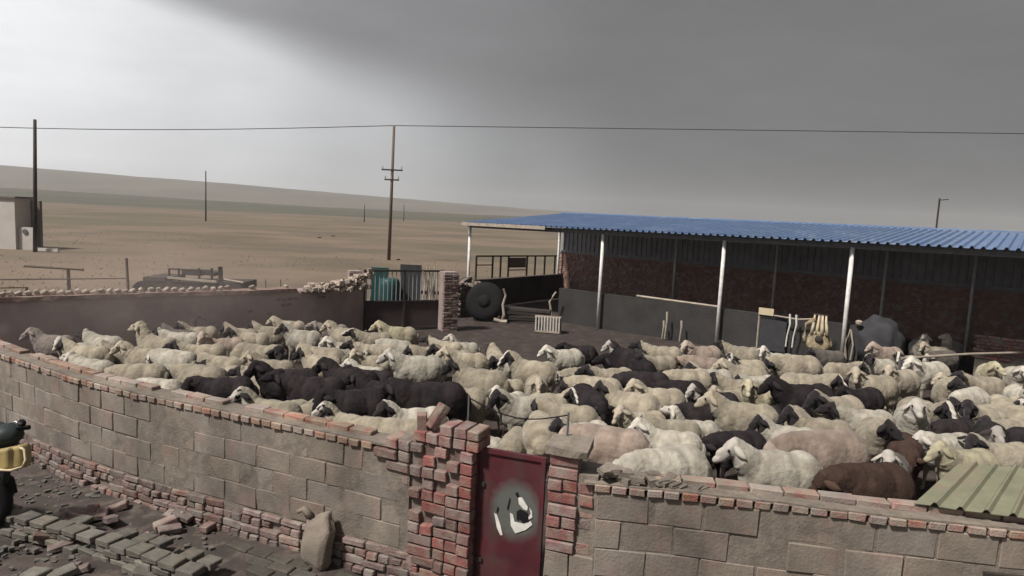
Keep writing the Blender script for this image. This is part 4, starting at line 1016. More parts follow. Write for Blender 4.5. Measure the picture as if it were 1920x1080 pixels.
# ------------------------------------------------------------------ sheep
HB = .77
def ell(bm, c, r, sub=2, rot=None):
    g = bmesh.ops.create_icosphere(bm, subdivisions=sub, radius=1)
    for v in g['verts']:
        p = Vector((v.co.x * r[0], v.co.y * r[1], v.co.z * r[2]))
        if rot: p = rot @ p
        v.co = p + Vector(c)
def cap(bm, a, b, ra, rb, H=None):
    a = Vector(a); b = Vector(b); n = max(2, int((b - a).length / (min(ra, rb) * .45)))
    for i in range(n + 1):
        t = i / n; p = a.lerp(b, t); r = ra + (rb - ra) * t
        if H: p = H @ p
        ell(bm, p, (r, r, r), 1 if r < .05 else 2)
POSES = [ # head centre, yaw, pitch(deg, + up), legs, fatness
 dict(h=(.53, 0, .74), yaw=0, pit=-24, leg=0, fat=1.0),
 dict(h=(.49, 0, .86), yaw=10, pit=-12, leg=1, fat=.95),
 dict(h=(.56, 0, .52), yaw=-8, pit=-48, leg=1, fat=1.05),
 dict(h=(.44, .12, .78), yaw=62, pit=-22, leg=0, fat=1.0),
 dict(h=(.44, -.12, .78), yaw=-62, pit=-22, leg=1, fat=1.0),
 dict(h=(.51, .05, .76), yaw=28, pit=-30, leg=1, fat=1.08),
 dict(h=(.52, -.06, .66), yaw=-30, pit=-34, leg=0, fat=.92),
 dict(h=(.58, .02, .72), yaw=5, pit=-4, leg=0, fat=1.02),
 dict(h=(.47, .0, .90), yaw=-25, pit=4, leg=0, fat=.9),
 dict(h=(.48, .10, .64), yaw=48, pit=-42, leg=1, fat=1.05),
]
WHITE = None
SM = []; HM = []
for pi, po in enumerate(POSES):
    bm = bmesh.new(); f_ = po['fat']
    ell(bm, (0.0, 0, .50), (.36, .215 * f_, .235), 3)
    ell(bm, (-.23, 0, .515), (.20, .215 * f_, .225), 3)
    ell(bm, (.19, 0, .51), (.19, .19, .225), 3)
    ell(bm, (-.04, 0, .44), (.28, .22 * f_, .19), 3)
    ell(bm, (-.40, 0, .48), (.085, .12, .14), 2)
    ell(bm, (.30, 0, .47), (.11, .12, .14), 2)
    for sy in (-1, 1):
        ell(bm, (-.28, sy * .09, .38), (.13, .08, .16), 2)
        ell(bm, (.22, sy * .085, .38), (.095, .065, .14), 2)
    po['h'] = (po['h'][0] * .94, po['h'][1], po['h'][2] * .86 + .115)
    H = Matrix.Translation(po['h']) @ Matrix.Rotation(R(po['yaw']), 4, 'Z') @ Matrix.Rotation(R(-po['pit']), 4, 'Y') @ Matrix.Scale(1.16, 4)
    nb = H @ Vector((-.05, 0, -.035)); sh0 = Vector((.26, 0, .57))
    mid = sh0.lerp(nb, .5) + Vector((.02, 0, .015))
    cap(bm, sh0, mid, .165, .135); cap(bm, mid, nb, .135, .098)
    def hE(c, r): ell(bm, H @ Vector(c), r, 2, (H.to_3x3()))
    hE((0, 0, 0), (.085, .066, .078)); hE((-.03, 0, .02), (.06, .06, .062))
    cap(bm, (.05, 0, -.012), (.165, 0, -.035), .056, .040, H); hE((.09, 0, .012), (.07, .034, .034)); hE((.165, 0, -.03), (.042, .034, .032))
    hE((.10, 0, -.045), (.07, .032, .03))
    for sy in (-1, 1): hE((.045, sy * .042, .026), (.024, .018, .020))
    l = po['leg']; d = (.05, -.05, -.06, .04) if l else (.0, .03, .02, -.03)
    for k, (x, sy) in enumerate(((.24, 1), (.24, -1))):
        kx = x + d[k] * .6; fx_ = x + d[k]
        cap(bm, (x, sy * .09, .33), (kx, sy * .09, .19), .048, .031); cap(bm, (kx, sy * .09, .19), (fx_, sy * .09, .035), .027, .024); cap(bm, (fx_, sy * .09, .04), (fx_ + .02, sy * .09, .022), .028, .028)
    for k, (x, sy) in enumerate(((-.28, 1), (-.28, -1))):
        dd = d[k + 2]; kn = (x + .05 + dd * .3, sy * .10, .30); hk = (x - .08 + dd * .7, sy * .095, .20); ft = (x - .05 + dd, sy * .09, .03)
        cap(bm, (x, sy * .095, .38), kn, .075, .055); cap(bm, kn, hk, .050, .028); cap(bm, hk, ft, .026, .023); cap(bm, ft, (ft[0] + .02, ft[1], .022), .028, .028)
    me = bpy.data.meshes.new('sheep_raw'); bm.to_mesh(me); bm.free()
    o = bpy.data.objects.new('tmp', me); COL.objects.link(o)
    md = o.modifiers.new('r', 'REMESH'); md.mode = 'VOXEL'; md.voxel_size = .0115
    ms = o.modifiers.new('s', 'SMOOTH'); ms.iterations = 7; ms.factor = .5
    dg = bpy.context.evaluated_depsgraph_get(); ev = o.evaluated_get(dg)
    m2 = bpy.data.meshes.new_from_object(ev); bpy.data.objects.remove(o); bpy.data.meshes.remove(me)
    m2.name = 'sheep'
    Hi = H.inverted(); nv = len(m2.vertices)
    att = m2.color_attributes.new('zones', 'FLOAT_COLOR', 'POINT')
    cols = []; 
    NR = [v.normal.copy() for v in m2.vertices]
    for v in m2.vertices:
        p = v.co.copy(); q = Hi @ p
        head = 0.0
        if q.x > -.10 and (q.yz).length < .14: head = max(0, min(1, (q.x + .055) / .03))
        if p.x < .30: head = 0.0 if p.z < .62 or (Vector(po['h']) - p).length > .16 else head
        leg = max(0, min(1, (.30 - p.z) / .05)) * (1 - head)
        blaze = head * max(0, min(1, (.030 - abs(q.y)) / .008)) * (1 if q.z > -.04 else 0)
        wool = (1 - head) * (1 - leg)
        n_ = NR[v.index]
        s_ = noise.noise(p * 10 + Vector((pi * 3, 0, 0))) * .006 + noise.noise(p * 26) * .004 + abs(noise.noise(p * 45)) * .006
        big = noise.noise(p * 4 + Vector((0, pi * 5, 0))) * .010
        v.co = p + n_ * (s_ + big + .004) * wool
        cols += [head, leg, blaze, 1]
    att.data.foreach_set('color', cols)
    for p in m2.polygons: p.use_smooth = True
    m2.materials.append(None)
    SM.append(m2); HM.append(H)
def coat(name, body, head=None, leg=None, blaze=None, patch=None, body2=None, spots=0.0):
    m = bpy.data.materials.new(name); m.use_nodes = True; t = m.node_tree; b = t.nodes['Principled BSDF']
    def n(k, **kw):
        x = t.nodes.new(k)
        for a, v in kw.items(): setattr(x, a, v)
        return x
    head = head or body; leg = leg or body; body2 = body2 or tuple(v * .62 for v in body)
    at = n('ShaderNodeAttribute', attribute_name='zones'); se = n('ShaderNodeSeparateColor'); t.links.new(at.outputs['Color'], se.inputs[0])
    co = n('ShaderNodeTexCoord'); oi = n('ShaderNodeObjectInfo'); ad = n('ShaderNodeVectorMath', operation='ADD'); cm = n('ShaderNodeCombineXYZ')
    mm = n('ShaderNodeMath', operation='MULTIPLY'); mm.inputs[1].default_value = 53; t.links.new(oi.outputs['Random'], mm.inputs[0]); t.links.new(mm.outputs[0], cm.inputs[0]); t.links.new(mm.outputs[0], cm.inputs[2])
    t.links.new(co.outputs['Object'], ad.inputs[0]); t.links.new(cm.outputs[0], ad.inputs[1])
    def noi(s, dt=4):
        x = n('ShaderNodeTexNoise'); x.inputs['Scale'].default_value = s; x.inputs['Detail'].default_value = dt; t.links.new(ad.outputs[0], x.inputs['Vector']); return x.outputs[0]
    def mr(v, a, c):
        x = n('ShaderNodeMapRange'); x.inputs[1].default_value = a; x.inputs[2].default_value = c; t.links.new(v, x.inputs[0]); return x.outputs[0]
    def mix(f, a, c):
        x = n('ShaderNodeMix', data_type='RGBA')
        if isinstance(f, float): x.inputs[0].default_value = f
        else: t.links.new(f, x.inputs[0])
        for i, v in ((6, a), (7, c)):
            if isinstance(v, tuple): x.inputs[i].default_value = (*v, 1)
            else: t.links.new(v, x.inputs[i])
        return x.outputs[2]
    def M2(op, a, c):
        x = n('ShaderNodeMath', operation=op)
        for i, v in enumerate((a, c)):
            if isinstance(v, float): x.inputs[i].default_value = v
            else: t.links.new(v, x.inputs[i])
        return x.outputs[0]
    c = mix(mr(noi(7), .35, .68), body2, body)
    c = mix(M2('MULTIPLY', mr(noi(26, 5), .45, .75), .35), c, tuple(v * .55 for v in body))
    c = mix(M2('MULTIPLY', mr(noi(4.5, 6), .52, .70), .55), c, tuple(v * .42 * k for v, k in zip(body, (1.05, .95, .85))))
    if spots: c = mix(mr(noi(3.2, 2), 1 - spots, 1 - spots + .04), c, patch)
    j = M2('MULTIPLY', M2('SUBTRACT', noi(18), .5), .7)
    c = mix(mr(M2('ADD', se.outputs[0], j), .45, .55), c, mix(mr(noi(14), .3, .7), tuple(v * .75 for v in head), head))
    if blaze: c = mix(mr(M2('ADD', se.outputs[2], j), .35, .6), c, blaze)
    if patch and not spots:
        c = mix(M2('MULTIPLY', mr(noi(11, 2), .54, .57), se.outputs[0]), c, patch)
    c = mix(mr(M2('ADD', se.outputs[1], j), .4, .7), c, leg)
    hs = n('ShaderNodeHueSaturation'); x = n('ShaderNodeMapRange'); x.inputs[3].default_value = .80; x.inputs[4].default_value = 1.14; t.links.new(oi.outputs['Random'], x.inputs[0]); t.links.new(x.outputs[0], hs.inputs['Value']); t.links.new(c, hs.inputs['Color'])
    t.links.new(hs.outputs[0], b.inputs['Base Color']); b.inputs['Roughness'].default_value = .95; b.inputs['Specular IOR Level'].default_value = .12
    b.inputs['Sheen Weight'].default_value = .0 if body[0] < .1 else .12; b.inputs['Sheen Roughness'].default_value = .6
    nb = noi(85, 5); bp = n('ShaderNodeBump'); bp.inputs['Strength'].default_value = .7; bp.inputs['Distance'].default_value = .012; t.links.new(nb, bp.inputs['Height']); t.links.new(bp.outputs[0], b.inputs['Normal'])
    return m
BLK_ = (.020, .016, .017); WH = (.50, .46, .41); CR = (.355, .308, .235); YE = (.365, .325, .225); PK = (.30, .232, .19); DU = (.21, .175, .155); GR = (.115, .098, .086)
COATS = {
 'cream': (coat('cream_wool', CR, (.42, .36, .28), (.24, .2, .15)), (.36, .31, .24)),
 'white': (coat('white_wool', (.43, .395, .33), WH, (.3, .26, .21)), WH),
 'yellow': (coat('yellowish_wool', YE, (.40, .36, .25), (.25, .22, .15)), (.36, .32, .22)),
 'pink': (coat('pinkish_wool', PK, (.38, .31, .26), (.22, .17, .14)), (.32, .25, .21)),
 'dust': (coat('dusty_wool', DU, (.26, .22, .20), (.13, .11, .10)), (.22, .19, .17)),
 'cream_bh': (coat('cream_wool_dark_head', CR, BLK_, (.10, .08, .07)), BLK_),
 'cream_bw': (coat('cream_wool_dark_blazed_head', CR, BLK_, (.3, .25, .2), blaze=WH), BLK_),
 'white_bh': (coat('white_wool_dark_head', (.43, .395, .33), BLK_, (.3, .26, .22)), BLK_),
 'pink_bh': (coat('pinkish_wool_dark_head', PK, (.06, .028, .025), (.1, .07, .06)), (.06, .03, .028)),
 'patch': (coat('cream_wool_patched_head', (.35, .31, .235), WH, (.25, .22, .17), patch=BLK_), BLK_),
 'black': (coat('black_wool', (.034, .027, .028), (.020, .016, .018), BLK_, body2=(.017, .014, .016)), (.022, .018, .019)),
 'black_wf': (coat('black_wool_pale_face', (.030, .026, .027), (.36, .33, .30), BLK_, body2=(.016, .014, .015)), (.04, .03, .03)),
 'grey': (coat('grey_wool', GR, (.15, .13, .11), (.05, .045, .04)), (.12, .10, .09)),
 'grey_bh': (coat('grey_wool_dark_head', GR, BLK_, (.05, .04, .04)), BLK_),
 'grey_w': (coat('grey_wool_pale_face', GR, WH, (.1, .09, .08)), (.5, .45, .4)),
 'brown': (coat('brown_wool', (.070, .044, .034), (.055, .034, .026), (.05, .03, .025)), (.08, .045, .03)),
}
def earmesh(col, nm):
    m = mat('ear_' + nm, col, tuple(v * .7 for v in col), scale=20, bump=.2)
    vs = []; fs = []; n = 6
    for j, th in enumerate((.006, -.006)):
        for i in range(n + 1):
            t = i / n; w = .034 * math.sin(math.pi * (t * .82 + .14)) ; x = t * .135
            for s_ in (-1, 0, 1): vs.append((s_ * w - .012 * t, x, (th if s_ == 0 else th * .25) - .010 * (s_ * s_) * (1 if j == 0 else 1) - .02 * t * t))
    K = 3 * (n + 1)
    for i in range(n):
        for s_ in range(2):
            a = i * 3 + s_; fs.append((a, a + 1, a + 4, a + 3)); fs.append((K + a, K + a + 3, K + a + 4, K + a + 1))
        fs.append((i * 3, i * 3 + 3, K + i * 3 + 3, K + i * 3)); fs.append((i * 3 + 2, K + i * 3 + 2, K + i * 3 + 5, i * 3 + 5))
    fs.append((n * 3, n * 3 + 1, K + n * 3 + 1, K + n * 3)); fs.append((n * 3 + 1, n * 3 + 2, K + n * 3 + 2, K + n * 3 + 1))
    return MB().add(vs, fs).mesh('ear', m, True)
EARS = {k: earmesh(v[1], k) for k, v in COATS.items()}
em = MB(); 
bm = bmesh.new(); bmesh.ops.create_icosphere(bm, subdivisions=1, radius=.0125); em.add([v.co.copy() for v in bm.verts], [tuple(v.index for v in f.verts) for f in bm.faces]); bm.free()
EYE = em.mesh('eye', mat('eye', (.006, .005, .005), (.004, .004, .004), rough=.2, bump=0), True)
# x, y of the back in the photograph, heading (0 right, 90 away, 180 left, 270 towards), pose, coat, size, label
S = '''
100 632 170 5 dust .95|dust veiled sheep standing farthest left before the mauve wall
165 652 185 0 cream_bh 1|black faced cream sheep near the far left end of the flock
196 634 175 7 white_bh 1|pale sheep with black head behind the leftmost pale heads
158 650 200 3 white .95|pale sheep face on at the left end of the flock
175 682 180 7 white .95|pale sheep nosing left just above the coping at far left
232 655 190 0 cream .9|small pale faced sheep squeezed behind a dark head at left
272 660 185 5 cream .95|cream sheep peering over the long backs at left
268 690 180 2 cream_bh 1.05|long cream sheep with a lowered black head close to the coping at left
296 634 180 1 cream 1.1|cream sheep with raised head standing out at the back left
345 626 175 7 white_bh 1|pale sheep with black head low behind the raised cream head
342 622 170 0 grey_bh .95|dark headed sheep by the mauve wall left of three in a row
372 618 185 5 cream_bh .95|dark faced sheep by the mauve wall between two dark heads
398 608 175 7 black .95|black sheep nearest the mauve wall at left
418 640 190 3 pink 1.05|dusty grey pink sheep with turned head in the left crowd
455 620 180 0 cream_bh .95|cream sheep with dark crown near the mauve wall
470 628 180 5 cream_bh .95|cream sheep with black head facing left by the mauve wall
510 616 175 0 cream_bh .95|cream sheep with drooping dark head in the back row left
385 650 180 7 cream_bh 1|cream sheep with dark face stretching left with its chin low
345 664 178 2 white 1.05|long pale back between two dark heads at left
408 675 180 6 cream_bh 1|cream back with dark head in the middle of the left crowd
375 692 185 2 cream_bh 1.1|cream sheep with large bowed black head above the coping
425 716 184 9 black 1.1|black sheep with a white rimmed ear near the coping
438 694 178 7 cream_bh .95|cream back with black head behind the bowed dark heads
300 720 182 2 white .95|cream back pressed against the coping at left
512 762 178 3 patch 1.08|cream sheep with a black patched white face looking over the coping
478 650 2 6 cream_bh 1.15|large cream sheep facing right with drooping black head
505 682 182 5 cream 1|cream sheep facing left below the large cream one
505 708 180 7 cream .95|cream back squeezed between black sheep and pale ones
568 622 182 5 white 1|cream sheep in the back row with a small forward ear
545 604 175 0 cream .9|small cream head poking up by the mauve wall
650 620 178 5 cream 1|curly cream headed sheep at the back left of the barred gate
625 612 182 7 dust .9|dusty sheep behind the curly cream head
700 628 172 2 cream_bw .98|sheep with white striped dark head below the left gate bars
747 616 180 0 yellow 1.05|yellowish cream sheep standing apart under the barred gate
650 648 182 5 white .95|pale sheep with rounded head in the middle left crowd
705 650 180 7 cream_bh 1|cream back with dark head under the yellowish sheep
742 642 180 2 white .95|flat whitish back right of the long cream one
600 660 176 6 cream 1.05|broad cream sheep behind the black group
612 672 180 5 cream_bh .95|dark headed cream sheep standing behind the black group
700 672 182 3 cream .95|woolly faced cream sheep looking at the camera left of the white one
722 676 180 3 patch .85|small patch faced sheep tucked by the white one
690 696 182 5 white .85|small white head rising behind the black group
705 702 178 7 black .9|small black head beside the small white one
560 700 184 5 black 1.15|leftmost black sheep of the big black group
585 726 180 7 black 1.15|black sheep in the lower left of the black group
640 705 178 5 black 1.15|black sheep with arched neck in the middle of the black group
660 742 180 9 black 1.15|black sheep at the lower middle of the black group
720 726 182 0 black 1.1|black sheep behind the largest black one
782 724 178 6 black 1.3|largest black sheep, at the right end of the black group
770 780 181 2 white_bh 1.05|pale sheep with black head behind the ragged pillar
782 676 180 0 white 1.15|bright white sheep facing left above the largest black one
810 658 176 6 cream_bh .95|cream sheep with dark head behind the bright white one
852 662 184 2 cream_bh .95|cream backed sheep with dark head right of the bright white one
838 644 180 7 cream .9|cream back in the rear row with a pointed white ear beside it
872 648 185 1 white .8|small sheep with pointed white head at the right of the rear row
890 668 180 0 cream 1|cream sheep facing left in the gap below the open bay
925 672 90 2 cream_bh 1|cream rump turned away below the open bay
600 768 95 2 cream .85|rounded cream rump seen from behind near the coping
565 760 40 2 patch .8|small sheep with white and black nose beside the rounded rump
668 792 182 3 patch .95|white faced sheep with black forehead just over the coping
735 800 180 2 yellow 1.12|long yellowish back just behind the coping left of the ragged pillar
905 700 182 5 cream_bh 1.15|cream sheep with small black face right of the white sheep
868 738 182 2 yellow 1.05|smooth cream back right of the largest black sheep
958 682 182 5 white_bh .95|white sheep with black head lowered right of the gap
1025 684 182 5 cream_bw 1.1|large cream sheep with black and white face facing left
1062 662 180 0 white .98|white sheep facing left before the slatted crate
1090 654 180 7 black .9|black back at the rear edge right of the white one
995 720 262 0 cream .95|cream sheep facing the camera with woolly brow
962 722 195 3 cream .85|cream lamb sized sheep beside the woolly brow
955 752 232 1 white .85|white sheep with pricked ear pointing left
990 758 185 2 white_bh 1.05|white sheep with black head and long back behind the gate
1045 752 20 4 cream_bw .9|sheep turned right with pale nose in the middle of the pen
1068 772 182 6 cream 1.05|full cream rump in the middle behind the gate
1120 716 184 2 cream_bh 1.1|long cream sheep with bowed black head in the middle
1150 700 180 7 yellow 1.05|yellowish back curving behind the dark frontal sheep
1118 740 268 2 black 1.1|dark sheep facing the camera in the middle of the pen
1100 700 182 2 patch 1|pale sheep with patched face behind the long cream one
1172 684 180 7 black 1.15|long black sheep near the first white post
1200 700 178 2 black 1.1|black sheep standing under the first white post
1160 748 178 2 cream_bh 1.1|broad cream back with black head behind the dark frontal sheep
1242 742 182 5 cream 1.05|cream sheep facing left with a calm face right of centre
1082 814 200 0 white_bh 1|white necked sheep with black head and pale ear above the gate
1030 800 80 2 cream 1.05|cream rump just behind the gate
972 828 100 2 yellow .8|pale yellow rump rising right above the red gate
918 838 170 2 white .6|pale small back just above the left corner of the red gate
1140 812 178 2 pink 1.2|big pinkish cream back behind the narrow pillar
1255 856 180 2 white 1.25|largest pale sheep, lying long against the right coping
1262 826 182 5 white 1.0|white faced sheep looking left above the largest pale one
1262 800 184 6 patch .95|dark eyed pale sheep behind the white faced one
1312 806 178 8 white .85|small pale sheep with lifted head right of the dark eyed one
1210 790 184 5 cream .95|pale nosed sheep half hidden behind the pinkish back
1180 660 180 5 black_wf 1|dark sheep with pale face at the foot of the first white post
1245 656 180 7 yellow 1.05|yellowish back in the rear row right of the first white post
1320 656 182 5 pink 1.05|pinkish sheep in the rear row between the first two posts
1325 678 178 2 pink_bh 1|pinkish sheep with dark red head in the rear row
1388 680 200 3 patch 1.05|sheep with black patched face at the foot of the second white post
1400 658 180 7 cream_bh 1|thin cream back with black head in the rear row right of the second post
1240 676 182 7 cream_bh .95|cream back with black head between the black and pinkish sheep
1452 668 184 3 white .95|white eared sheep right of the second white post
1495 672 180 2 yellow 1.2|long yellowish cream back facing left before the pale board
1400 696 183 0 cream 1.05|cream sheep with drooping ear facing left in the right centre
1425 714 180 6 white .95|cream back below the drooping eared one
1300 704 180 2 cream 1.1|smooth cream back in the right centre
1340 702 176 2 white_bh 1|whitish sheep with black head beside the smooth cream back
1285 722 184 2 black 1.05|black sheep bowed beside the calm faced cream one
1345 740 190 5 black_wf .95|black sheep with pale nose in the right centre
1365 748 186 5 cream .85|small cream head looking out in the right centre
1375 722 178 7 cream_bh .95|cream back with dark head in the right centre
1445 742 182 3 yellow 1.05|yellowish sheep with frowning face above the long bearded one
1512 710 0 6 cream_bw 1.15|cream sheep facing right with white crowned black head
1580 690 10 6 cream_bh .9|small sheep with white topped dark head below the third post
1528 736 188 0 black 1.25|large black sheep in the right centre with a white blaze edge
1398 772 182 0 cream 1.15|cream sheep facing left with a long bearded face
1452 778 184 2 black .95|black sheep wedged behind the long bearded one
1492 782 92 2 yellow .95|yellowish rump turned away right of the black wedge
1480 812 184 5 white_bh .95|sheep with white topped black head above the big grey cream one
1545 806 182 5 cream_bh 1.05|cream sheep with black head and white crown left of the pinkish back
1322 770 180 2 black .9|black back in the shadow between pale sheep
1385 826 178 2 black 1.0|black sheep behind the white roman nosed one
1478 862 182 0 white 1.2|large grey cream sheep with white roman nose beside the right coping
1570 836 181 2 pink 1.35|large pinkish brown back behind the grey cream sheep
1600 876 178 2 brown 1.2|dark reddish sheep near the right coping
1668 880 250 1 grey_w 1.0|sheep with a white crescent throat near the right coping
1590 766 184 2 cream_bh 1.15|cream back with black head below the woolly cream sheep
1618 778 180 7 white_bh 1.05|whitish sheep with black head in the right crowd
1640 714 184 3 cream 1.1|woolly cream sheep facing left right of the third post
1664 658 195 0 pink 1|pinkish sheep with pale head at the rear right
1690 640 180 2 black .85|dark back behind the pinkish rear sheep
1728 646 240 8 white .95|white headed sheep standing tall inside the shed
1752 656 200 5 cream .9|cream rump beside the tall white headed sheep
1785 648 200 8 white .95|white headed sheep farther right inside the shed
1770 664 195 2 grey_w .9|pale sheep bending down under the pipe rail
1650 682 200 3 white_bh .9|sheep with white and black face behind the woolly cream one
1700 676 190 2 cream_bw .85|sheep with white topped dark head beside the pinkish rear one
1690 704 190 5 cream 1.05|cream sheep hanging its head right of the woolly one
1765 692 184 0 white 1.15|long pale sheep facing left under the pipe rail
1690 775 250 1 white 1.15|tall sheep with black patched white face in the right foreground
1655 806 225 3 cream_bh 1.05|cream sheep with dark tousled face left of the tall patched one
1735 766 262 0 cream_bw 1.1|cream sheep with dark face and white nose facing the camera at right
1778 726 215 3 cream_bh 1.05|cream sheep with very dark head in the right crowd
1790 712 200 6 cream .95|plain cream sheep behind the very dark head
1855 694 210 3 yellow 1.05|yellowish sheep with pale raised head near the right edge
1840 716 180 7 cream_bh 1|cream back with dark head near the right edge
1906 700 230 5 white 1|pale sheep with long white face at the right edge
1830 742 200 2 white 1.1|cream back sloping down at the right
1840 778 205 5 cream 1.1|cream sheep rounding its back at the right
1870 760 250 3 patch .95|sheep with striped face near the right edge
1896 732 262 1 white_bh .95|dark headed sheep standing tall at the right edge
1912 776 265 5 cream_bw 1.05|cream sheep with white browed dark face at the right edge
1835 806 240 5 black_wf 1.1|black sheep with a long white face at right
1768 826 190 6 white 1.05|pale sheep with white bowed face in the right foreground
1780 800 200 2 black 1|black sheep with white ear tip in the right foreground
1815 862 186 0 yellow 1.05|cream sheep facing left just above the green metal sheet
1912 826 250 3 black_wf 1.05|black sheep with white cheek at the right edge
1880 846 200 2 cream_bh 1.05|cream back with dark head behind the green metal sheet
1885 808 190 2 cream_bh 1|cream back with dark head in the shade at the right edge
1720 842 262 2 brown 1|dark brown sheep in the shade of the right foreground
1555 664 190 6 grey_bh .9|dark sheep at the foot of the third white post
1620 740 190 7 black 1|black back under the woolly cream sheep
'''
rows = []
for ln in S.strip().splitlines():
    a, lab = ln.split('|'); f_ = a.split(); x, y, hd, po = float(f_[0]), float(f_[1]), float(f_[2]), int(f_[3]); rows.append([x, y, hd, po, f_[4], float(f_[5]), lab])
random.seed(77)
pos = []; 
for r_ in rows:
    if r_[3] == 2 and r_[4] in ('cream_bh', 'white_bh', 'cream_bw') and not any(w in r_[6] for w in ('bowed', 'lowered', 'drooping')): r_[3] = (0, 5, 7)[len(pos) % 3]
    if r_[4] in ('cream', 'white', 'yellow') and any(w in r_[6] for w in (' back ', ' rump')) and not any(w in r_[6] for w in ('face', 'head', 'nose')): r_[4] = 'cream_bh' if r_[4] != 'white' else 'white_bh'
    r_[5] *= .955
    p = P(r_[0], r_[1] - max(0, (r_[1] - 590)) * .075 - 4, HB * r_[5]); pos.append([p.x, p.y, R(r_[2] + random.uniform(-22, 22)), r_[5]])
pos = np.array(pos); home = pos.copy(); n = len(pos)
def near_y(x):
    pts = LW + [ga, gb] + RW; pts = sorted(pts, key=lambda p: p.x)
    for a, b in zip(pts, pts[1:]):
        if a.x <= x <= b.x: return a.y + (b.y - a.y) * (x - a.x) / max(.01, b.x - a.x)
    return pts[0].y if x < pts[0].x else pts[-1].y
for it in range(120):
    c = []
    offs = (-.27, 0, .27)
    cx = pos[:, None, 0] + np.cos(pos[:, None, 2]) * np.array(offs)[None] * pos[:, None, 3]
    cy = pos[:, None, 1] + np.sin(pos[:, None, 2]) * np.array(offs)[None] * pos[:, None, 3]
    rr = .178 * pos[:, 3]
    mv = np.zeros((n, 2))
    for i in range(3):
        for j in range(3):
            dx = cx[:, None, i] - cx[None, :, j]; dy = cy[:, None, i] - cy[None, :, j]
            d = np.sqrt(dx * dx + dy * dy) + 1e-6; ov = np.maximum(0, rr[:, None] + rr[None] - d); np.fill_diagonal(ov, 0)
            mv[:, 0] += (dx / d * ov).sum(1) * .22; mv[:, 1] += (dy / d * ov).sum(1) * .22
    pos[:, :2] += np.clip(mv, -.12, .12) + (home[:, :2] - pos[:, :2]) * .03
    for k in range(n):
        lim = near_y(pos[k, 0]) + .34 + .22 * pos[k, 3] + abs(math.sin(pos[k, 2])) * .30
        if pos[k, 1] < lim: pos[k, 1] = lim
        q, a = BW.at(BW.near((pos[k, 0], pos[k, 1]))) if it % 30 == 29 and pos[k, 0] < -3 else (None, 0)
        if q is not None:
            nrm = Vector((-math.sin(a), math.cos(a), 0)); dd = (Vector((pos[k, 0], pos[k, 1], 0)) - q).dot(nrm)
            if dd > -.32: pos[k, 0] -= nrm.x * (dd + .32); pos[k, 1] -= nrm.y * (dd + .32)
for k, r_ in enumerate(rows):
    s = r_[5]; me = SM[r_[3]]; H = HM[r_[3]]; cm = COATS[r_[4]][0]
    o = bpy.data.objects.new('sheep', me); COL.objects.link(o)
    o.material_slots[0].link = 'OBJECT'; o.material_slots[0].material = cm
    o.location = (pos[k, 0], pos[k, 1], yardz(pos[k, 0], pos[k, 1]) * .5); o.rotation_euler = (0, random.uniform(-.03, .03), pos[k, 2]); o.scale = (s * .90, s * random.uniform(.94, 1.04), s)
    o['label'] = r_[6]; o['category'] = 'sheep'; o['group'] = 'sheep crowded in the pen'
    for sy in (-1, 1):
        E = H @ Matrix.Translation((-.012, sy * .055, .035)) @ Matrix.Rotation(R(sy * (-38 + random.uniform(-14, 14))), 4, 'X') @ Matrix.Rotation(R(sy * 12), 4, 'Z')
        if sy < 0: E = E @ Matrix.Rotation(math.pi, 4, 'Z')
        ob('ear', EARS[r_[4]], o, E)
        ob('eye', EYE, o, H @ Matrix.Translation((.052, sy * .056, .022)))
print('sheep', n, 'mean shift', np.abs(pos[:, :2] - home[:, :2]).mean(), 'max', np.abs(pos[:, :2] - home[:, :2]).max())
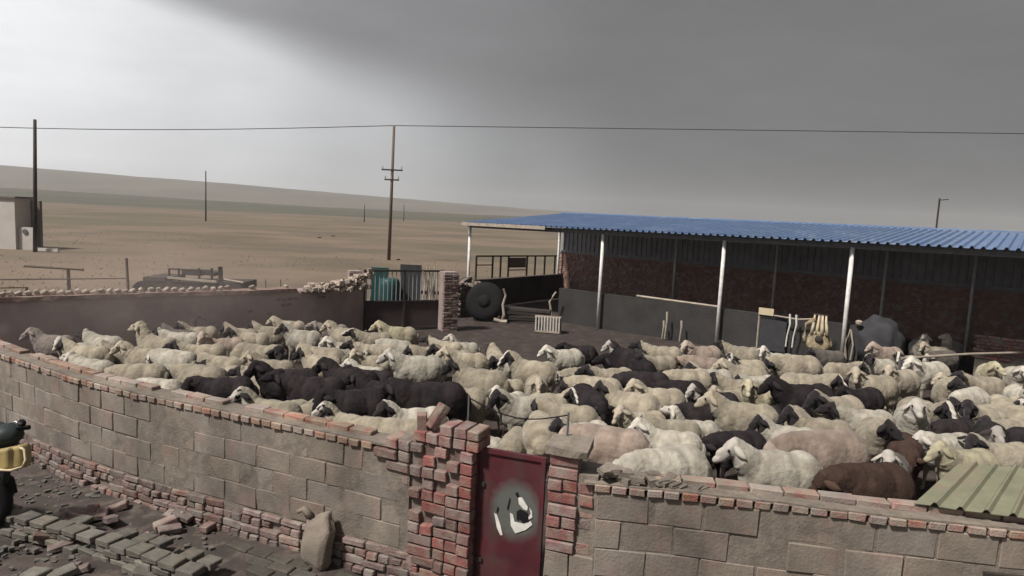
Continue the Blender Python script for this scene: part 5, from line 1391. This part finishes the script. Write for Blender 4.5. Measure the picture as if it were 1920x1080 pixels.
# ------------------------------------------------------------------ dusty air
HZ = .00034
hm = bpy.data.materials.new('haze_air'); hm.use_nodes = True; t_ = hm.node_tree; t_.nodes.clear()
pv_ = t_.nodes.new('ShaderNodeVolumePrincipled'); pv_.inputs['Color'].default_value = (.97, .97, .98, 1); pv_.inputs['Density'].default_value = HZ
oo = t_.nodes.new('ShaderNodeOutputMaterial'); t_.links.new(pv_.outputs[0], oo.inputs['Volume'])
h_ = MB(); h_.box((0, 600, 22.5), (5000, 1640, 49)); hz = h_.build('haze', hm, None, kind='stuff')

# drifting dust over the far left corner of the pen
dm = bpy.data.materials.new('dust_air'); dm.use_nodes = True; t_ = dm.node_tree; t_.nodes.clear()
co_ = t_.nodes.new('ShaderNodeTexCoord'); ln_ = t_.nodes.new('ShaderNodeVectorMath'); ln_.operation = 'LENGTH'
mpd = t_.nodes.new('ShaderNodeMapping'); mpd.inputs['Scale'].default_value = (1 / 4.2, 1 / 3.6, 1 / 1.5); t_.links.new(co_.outputs['Object'], mpd.inputs[0]); t_.links.new(mpd.outputs[0], ln_.inputs[0])
nd = t_.nodes.new('ShaderNodeTexNoise'); nd.inputs['Scale'].default_value = .8; nd.inputs['Detail'].default_value = 3; t_.links.new(co_.outputs['Object'], nd.inputs['Vector'])
m1 = t_.nodes.new('ShaderNodeMapRange'); m1.inputs[1].default_value = 1.0; m1.inputs[2].default_value = .2; m1.inputs[3].default_value = 0; m1.inputs[4].default_value = .11; t_.links.new(ln_.outputs['Value'], m1.inputs[0])
m2_ = t_.nodes.new('ShaderNodeMapRange'); m2_.inputs[1].default_value = .35; m2_.inputs[2].default_value = .65; t_.links.new(nd.outputs[0], m2_.inputs[0])
m3_ = t_.nodes.new('ShaderNodeMath'); m3_.operation = 'MULTIPLY'; t_.links.new(m1.outputs[0], m3_.inputs[0]); t_.links.new(m2_.outputs[0], m3_.inputs[1])
pv2 = t_.nodes.new('ShaderNodeVolumePrincipled'); pv2.inputs['Color'].default_value = (.75, .64, .60, 1); t_.links.new(m3_.outputs[0], pv2.inputs['Density'])
o2 = t_.nodes.new('ShaderNodeOutputMaterial'); t_.links.new(pv2.outputs[0], o2.inputs['Volume'])
d_ = MB(); d_.box((0, 0, 0), (8.4, 7.2, 3.0)); du = d_.build('dust', dm, None, kind='stuff'); du.location = (-7.2, 12.6, 1.2)
